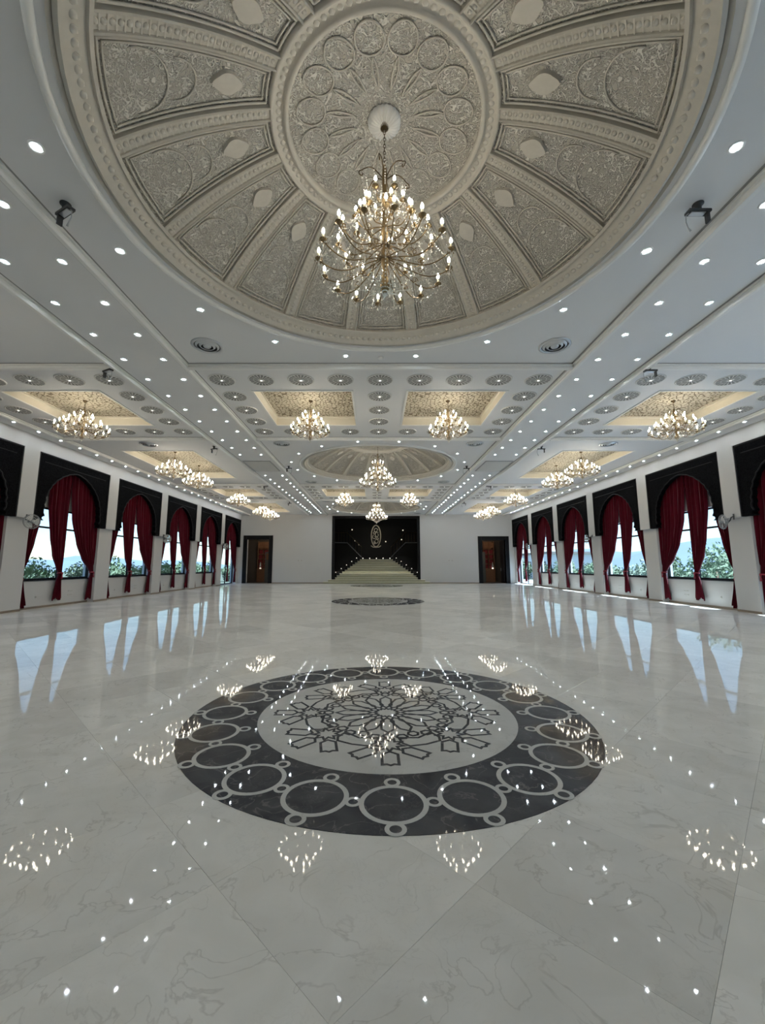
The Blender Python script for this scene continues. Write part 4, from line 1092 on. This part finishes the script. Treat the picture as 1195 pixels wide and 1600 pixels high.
for s, xc in ((-1, -9.88), (1, 9.76)):
    b = MB(); x0, x1 = xc-2.2, xc+1.9
    if s > 0: x0, x1 = xc-1.9, xc+2.2
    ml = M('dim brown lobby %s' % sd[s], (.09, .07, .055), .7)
    for nm_, bx_ in (('wall_lobby_back', (x0, x1, 38.4, 38.6, 0, 4.5)), ('wall_lobby_west', (x0-.1, x0, YF+.25, 38.6, 0, 4.6)), ('wall_lobby_east', (x1, x1+.1, YF+.25, 38.6, 0, 4.6)), ('ceiling_lobby', (x0, x1, YF+.25, 38.6, 4.5, 4.6)), ('floor_lobby', (x0, x1, YF+.02, 38.6, -.1, 0))):
        b = MB(); b.box(*bx_); struct(b.build(nm_+'_'+sd[s], ml))
    nm = sd[s]
    root = empty('lobby_fill_lamp', (xc, 36.4, 4.5), 'added fill lamp brightening the lobby behind the %s doorway' % nm, 'lamp', 'added lobby fill lamps')
    b = MB(); b.lathe([(.16, 0), (.16, -.03), (.10, -.07), (.001, -.08)], 16); b.build('bowl', m_steplamp, root, True)
    pl = bpy.data.lights.new('lobby_fill_light', 'POINT'); pl.energy = 26; pl.color = (1, .85, .65); pl.shadow_soft_size = .1; po = bpy.data.objects.new('lobby_fill_light', pl); C.objects.link(po); po.parent = root; po.location = (0, 0, -.2)  # added lamp with no visible source, brightens the dark lobby
    # cupboard with red pigeonholes
    cxs = xc+(-.28 if s < 0 else .32)
    root = empty('pigeonhole_cabinet', (cxs, 37.9, 0), 'brown wooden cabinet with dark red pigeonholes seen through the %s doorway' % nm, 'cabinet', 'lobby cabinets')
    b = MB(); b.box(-.5, .5, -.3, .35, 0, 1.15); b.build('base_cupboard', m_brown, root)
    b = MB(); b.box(-.5, .5, .3, .35, 1.15, 3.6); b.box(-.5, -.44, -.2, .3, 1.15, 3.6); b.box(.44, .5, -.2, .3, 1.15, 3.6); b.box(-.03, .03, -.2, .3, 1.15, 2.9); b.build('carcass', m_brown, root)
    for q in range(5):
        b = MB(); z = 1.15+.43*q; b.box(-.44, .44, -.2, .3, z, z+.05); b.build('shelf', m_brown, root)
    for q in range(4):
        for e in (-1, 1):
            b = MB(); z = 1.22+.43*q; b.box(e*.235-.16, e*.235+.16, -.12, .28, z, z+.33); b.build('red_liner', m_red, root)
    for e in (-1, 1):
        b = MB(); b.box(e*.235-.18, e*.235+.18, -.22, -.2, 2.98, 3.5); b.build('top_door', m_brown, root)
    root = empty('panelled_screen', (xc+(.42 if s < 0 else -.52), 37.3, 0), 'grey green panelled screen seen through the %s doorway' % nm, 'screen', 'lobby screens')
    b = MB(); b.box(-.42, .42, 0, .08, 0, 2.65); b.build('body', m_greyp, root)
    b = MB(); b.box(-.32, .32, -.02, 0, .15, 1.75); b.build('lower_panel', m_greyp, root)
    b = MB(); b.box(-.32, .32, -.02, 0, 1.95, 2.5); b.build('upper_panel', m_brown if s < 0 else m_greyp, root)
    root = empty('picture_board', (xc+(.42 if s < 0 else -.5), 38.38, 2.75), 'pale board hung above the screen in the %s lobby' % nm, 'board', 'lobby boards')
    b = MB(); b.box(-.4, .4, -.04, 0, 0, .85); b.build('board', m_brown if s < 0 else m_plate, root)
    b = MB(); b.strip([(-.4,0),(.4,0)], .05, 0, .85); b.build('backing', m_brown, root)
    root = empty('counter_lamp', (xc+(-.55 if s < 0 else .62), 37.45, 1.15), 'small lit lamp with white shade on the %s lobby cabinet' % nm, 'lamp', 'lobby lamps')
    root.location.z = 1.15; root.location.y = 37.65; root.scale = (.6, .6, .8); root.location.x = cxs+(-.2 if s < 0 else .3)
    b = MB(); b.lathe([(.07, 0), (.07, .02), (.015, .04), (.015, .22)], 12); b.build('base', m_gold, root, True)
    b = MB(); b.lathe([(.14, .02), (.10, .14), (.12, .15), (.001, .16)], 12, (0,0,-.0)); b.build('glowing_bowl', M('lit bowl %s' % nm, (1,.95,.8), .4, emit=1.6 if s > 0 else .8, ecol=(1,.93,.75), var=0), root, True)
    b = MB(); b.lathe([(.15, .25), (.03, .75), (.001, .76)], 12); b.build('cone_shade', m_fanw, root, True)
for x, lb in ((-6.36, 'left'), (6.15, 'right')):
    for q in (-.13, .13):
        root = empty('switch_plate', (x+q, YF, 1.86), '%s pale switch plate of the pair on the far wall, %s of the stairs' % ('left' if q < 0 else 'right', lb), 'switch plate', 'far wall switch plates %s' % lb)
        b = MB(); b.box(-.09, .09, -.012, 0, -.05, .05); b.build('plate', m_plate, root); b = MB(); b.box(-.05, .05, -.018, -.012, -.03, .03); b.build('rocker', m_grey, root)

# ------------------------------------------------------------------ outside
b = MB(); b.box(-260, -12.06, -80, 300, -.6, -.35); b.box(12.06, 260, -80, 300, -.6, -.35); o = struct(b.build('ground', m_grass))
b = MB(); b.box(12.06, 16.2, -20, 60, -.35, -.05); struct(b.build('bounce_paving_right', M('pale blue grey bounce paving', (.56, .65, .76), .8, var=.05)))  # unseen paving, added pale and bluish to bounce cool daylight indoors
def make_shrub(seed, mat, hgt):
    rnd = random.Random(seed); root = empty('leafy_tree')
    b = MB(); b.tube([(0,0,0),(.05,.02,hgt*.25),(.0,.06,hgt*.55)], [.09,.07,.04], 7); b.build('trunk', m_bark, root, True)
    b = MB()
    for q in range(1500):
        t = rnd.random()*2*PI; ph = math.acos(1-2*rnd.random()); rr = .55+.45*rnd.random()**.5
        lob = 1+.25*sin(3*t+seed)+.15*sin(5*ph+seed)
        x, y, z = rr*lob*sin(ph)*cos(t)*hgt*.42, rr*lob*sin(ph)*sin(t)*hgt*.42, hgt*.58+rr*lob*cos(ph)*hgt*.40
        if z < .05: continue
        e = .07+.07*rnd.random(); u = Vector((rnd.gauss(0,1), rnd.gauss(0,1), rnd.gauss(0,1))).normalized(); v = u.orthogonal().normalized(); c = Vector((x,y,z))
        b.add([c-u*e, c+v*e*.5, c+u*e, c-v*e*.5], [(0,1,2,3)])
    stuff(b.build('foliage', mat, root))
    return root
sh = [make_shrub(1, m_leaf, 2.3), make_shrub(2, m_leaf2, 2.0), make_shrub(5, m_leaf, 2.9)]
used = [False]*3
rn = random.Random(3)
for s in (-1, 1):
    for q in range(14):
        kd = (q+(1 if s < 0 else 0)) % 3 if s > 0 else (q % 2)
        o = sh[kd] if not used[kd] else copy_tree(sh[kd]); used[kd] = True
        o.location = (s*(17.0+(q % 2)*3.2), 15.5+q*2.75+rn.random()*.3, -.4); o.rotation_euler.z = rn.random()*6
        k = (.95 if s < 0 else .92)*(.85+.3*rn.random()); o.scale = (k, k, k)
        tag(o, '%s outside the %s windows, %s in line from the camera' % (('rounded olive green tree', 'grey green shrub', 'tall olive green tree')[kd], sd[s], nth(q+1)), 'tree', 'garden trees')
for s in (-1, 1):
    b = MB(); rows = []
    for i in range(9):
        row = []
        for k in range(41):
            y = -60+360*k/40; t = i/8; x = s*(90+60*t)
            row.append((x, y, -.5+((10 if s > 0 else 4.5)+(3 if s > 0 else 1.2)*sin(k*.5+s)+1.2*sin(k*1.3))*sin(PI*t*.5)))
        rows.append(row)
    b.grid(rows); o = b.build('hills', m_hill, None, True); tag(o, 'low hazy blue hills on the horizon beyond the %s windows' % sd[s], 'hill')
root = empty('white_building', (27, 62, -.4), 'plain white rendered building outside the right windows', 'building')
b = MB(); b.box(-4, 4, -6, 6, 0, 3.4); b.build('walls', m_build, root)
b = MB(); b.box(-4.3, 4.3, -6.3, 6.3, 3.4, 3.7); b.build('roof', m_tileroof, root)
for q in range(4):
    b = MB(); b.box(-4.05, -4.0, -5+q*2.7, -3.8+q*2.7, 1.1, 2.4); wf = b.build('window', m_black, root); b = MB(); b.box(-4.07, -4.05, -4.9+q*2.7, -3.9+q*2.7, 1.2, 2.3); b.build('pane', m_chrome, wf)
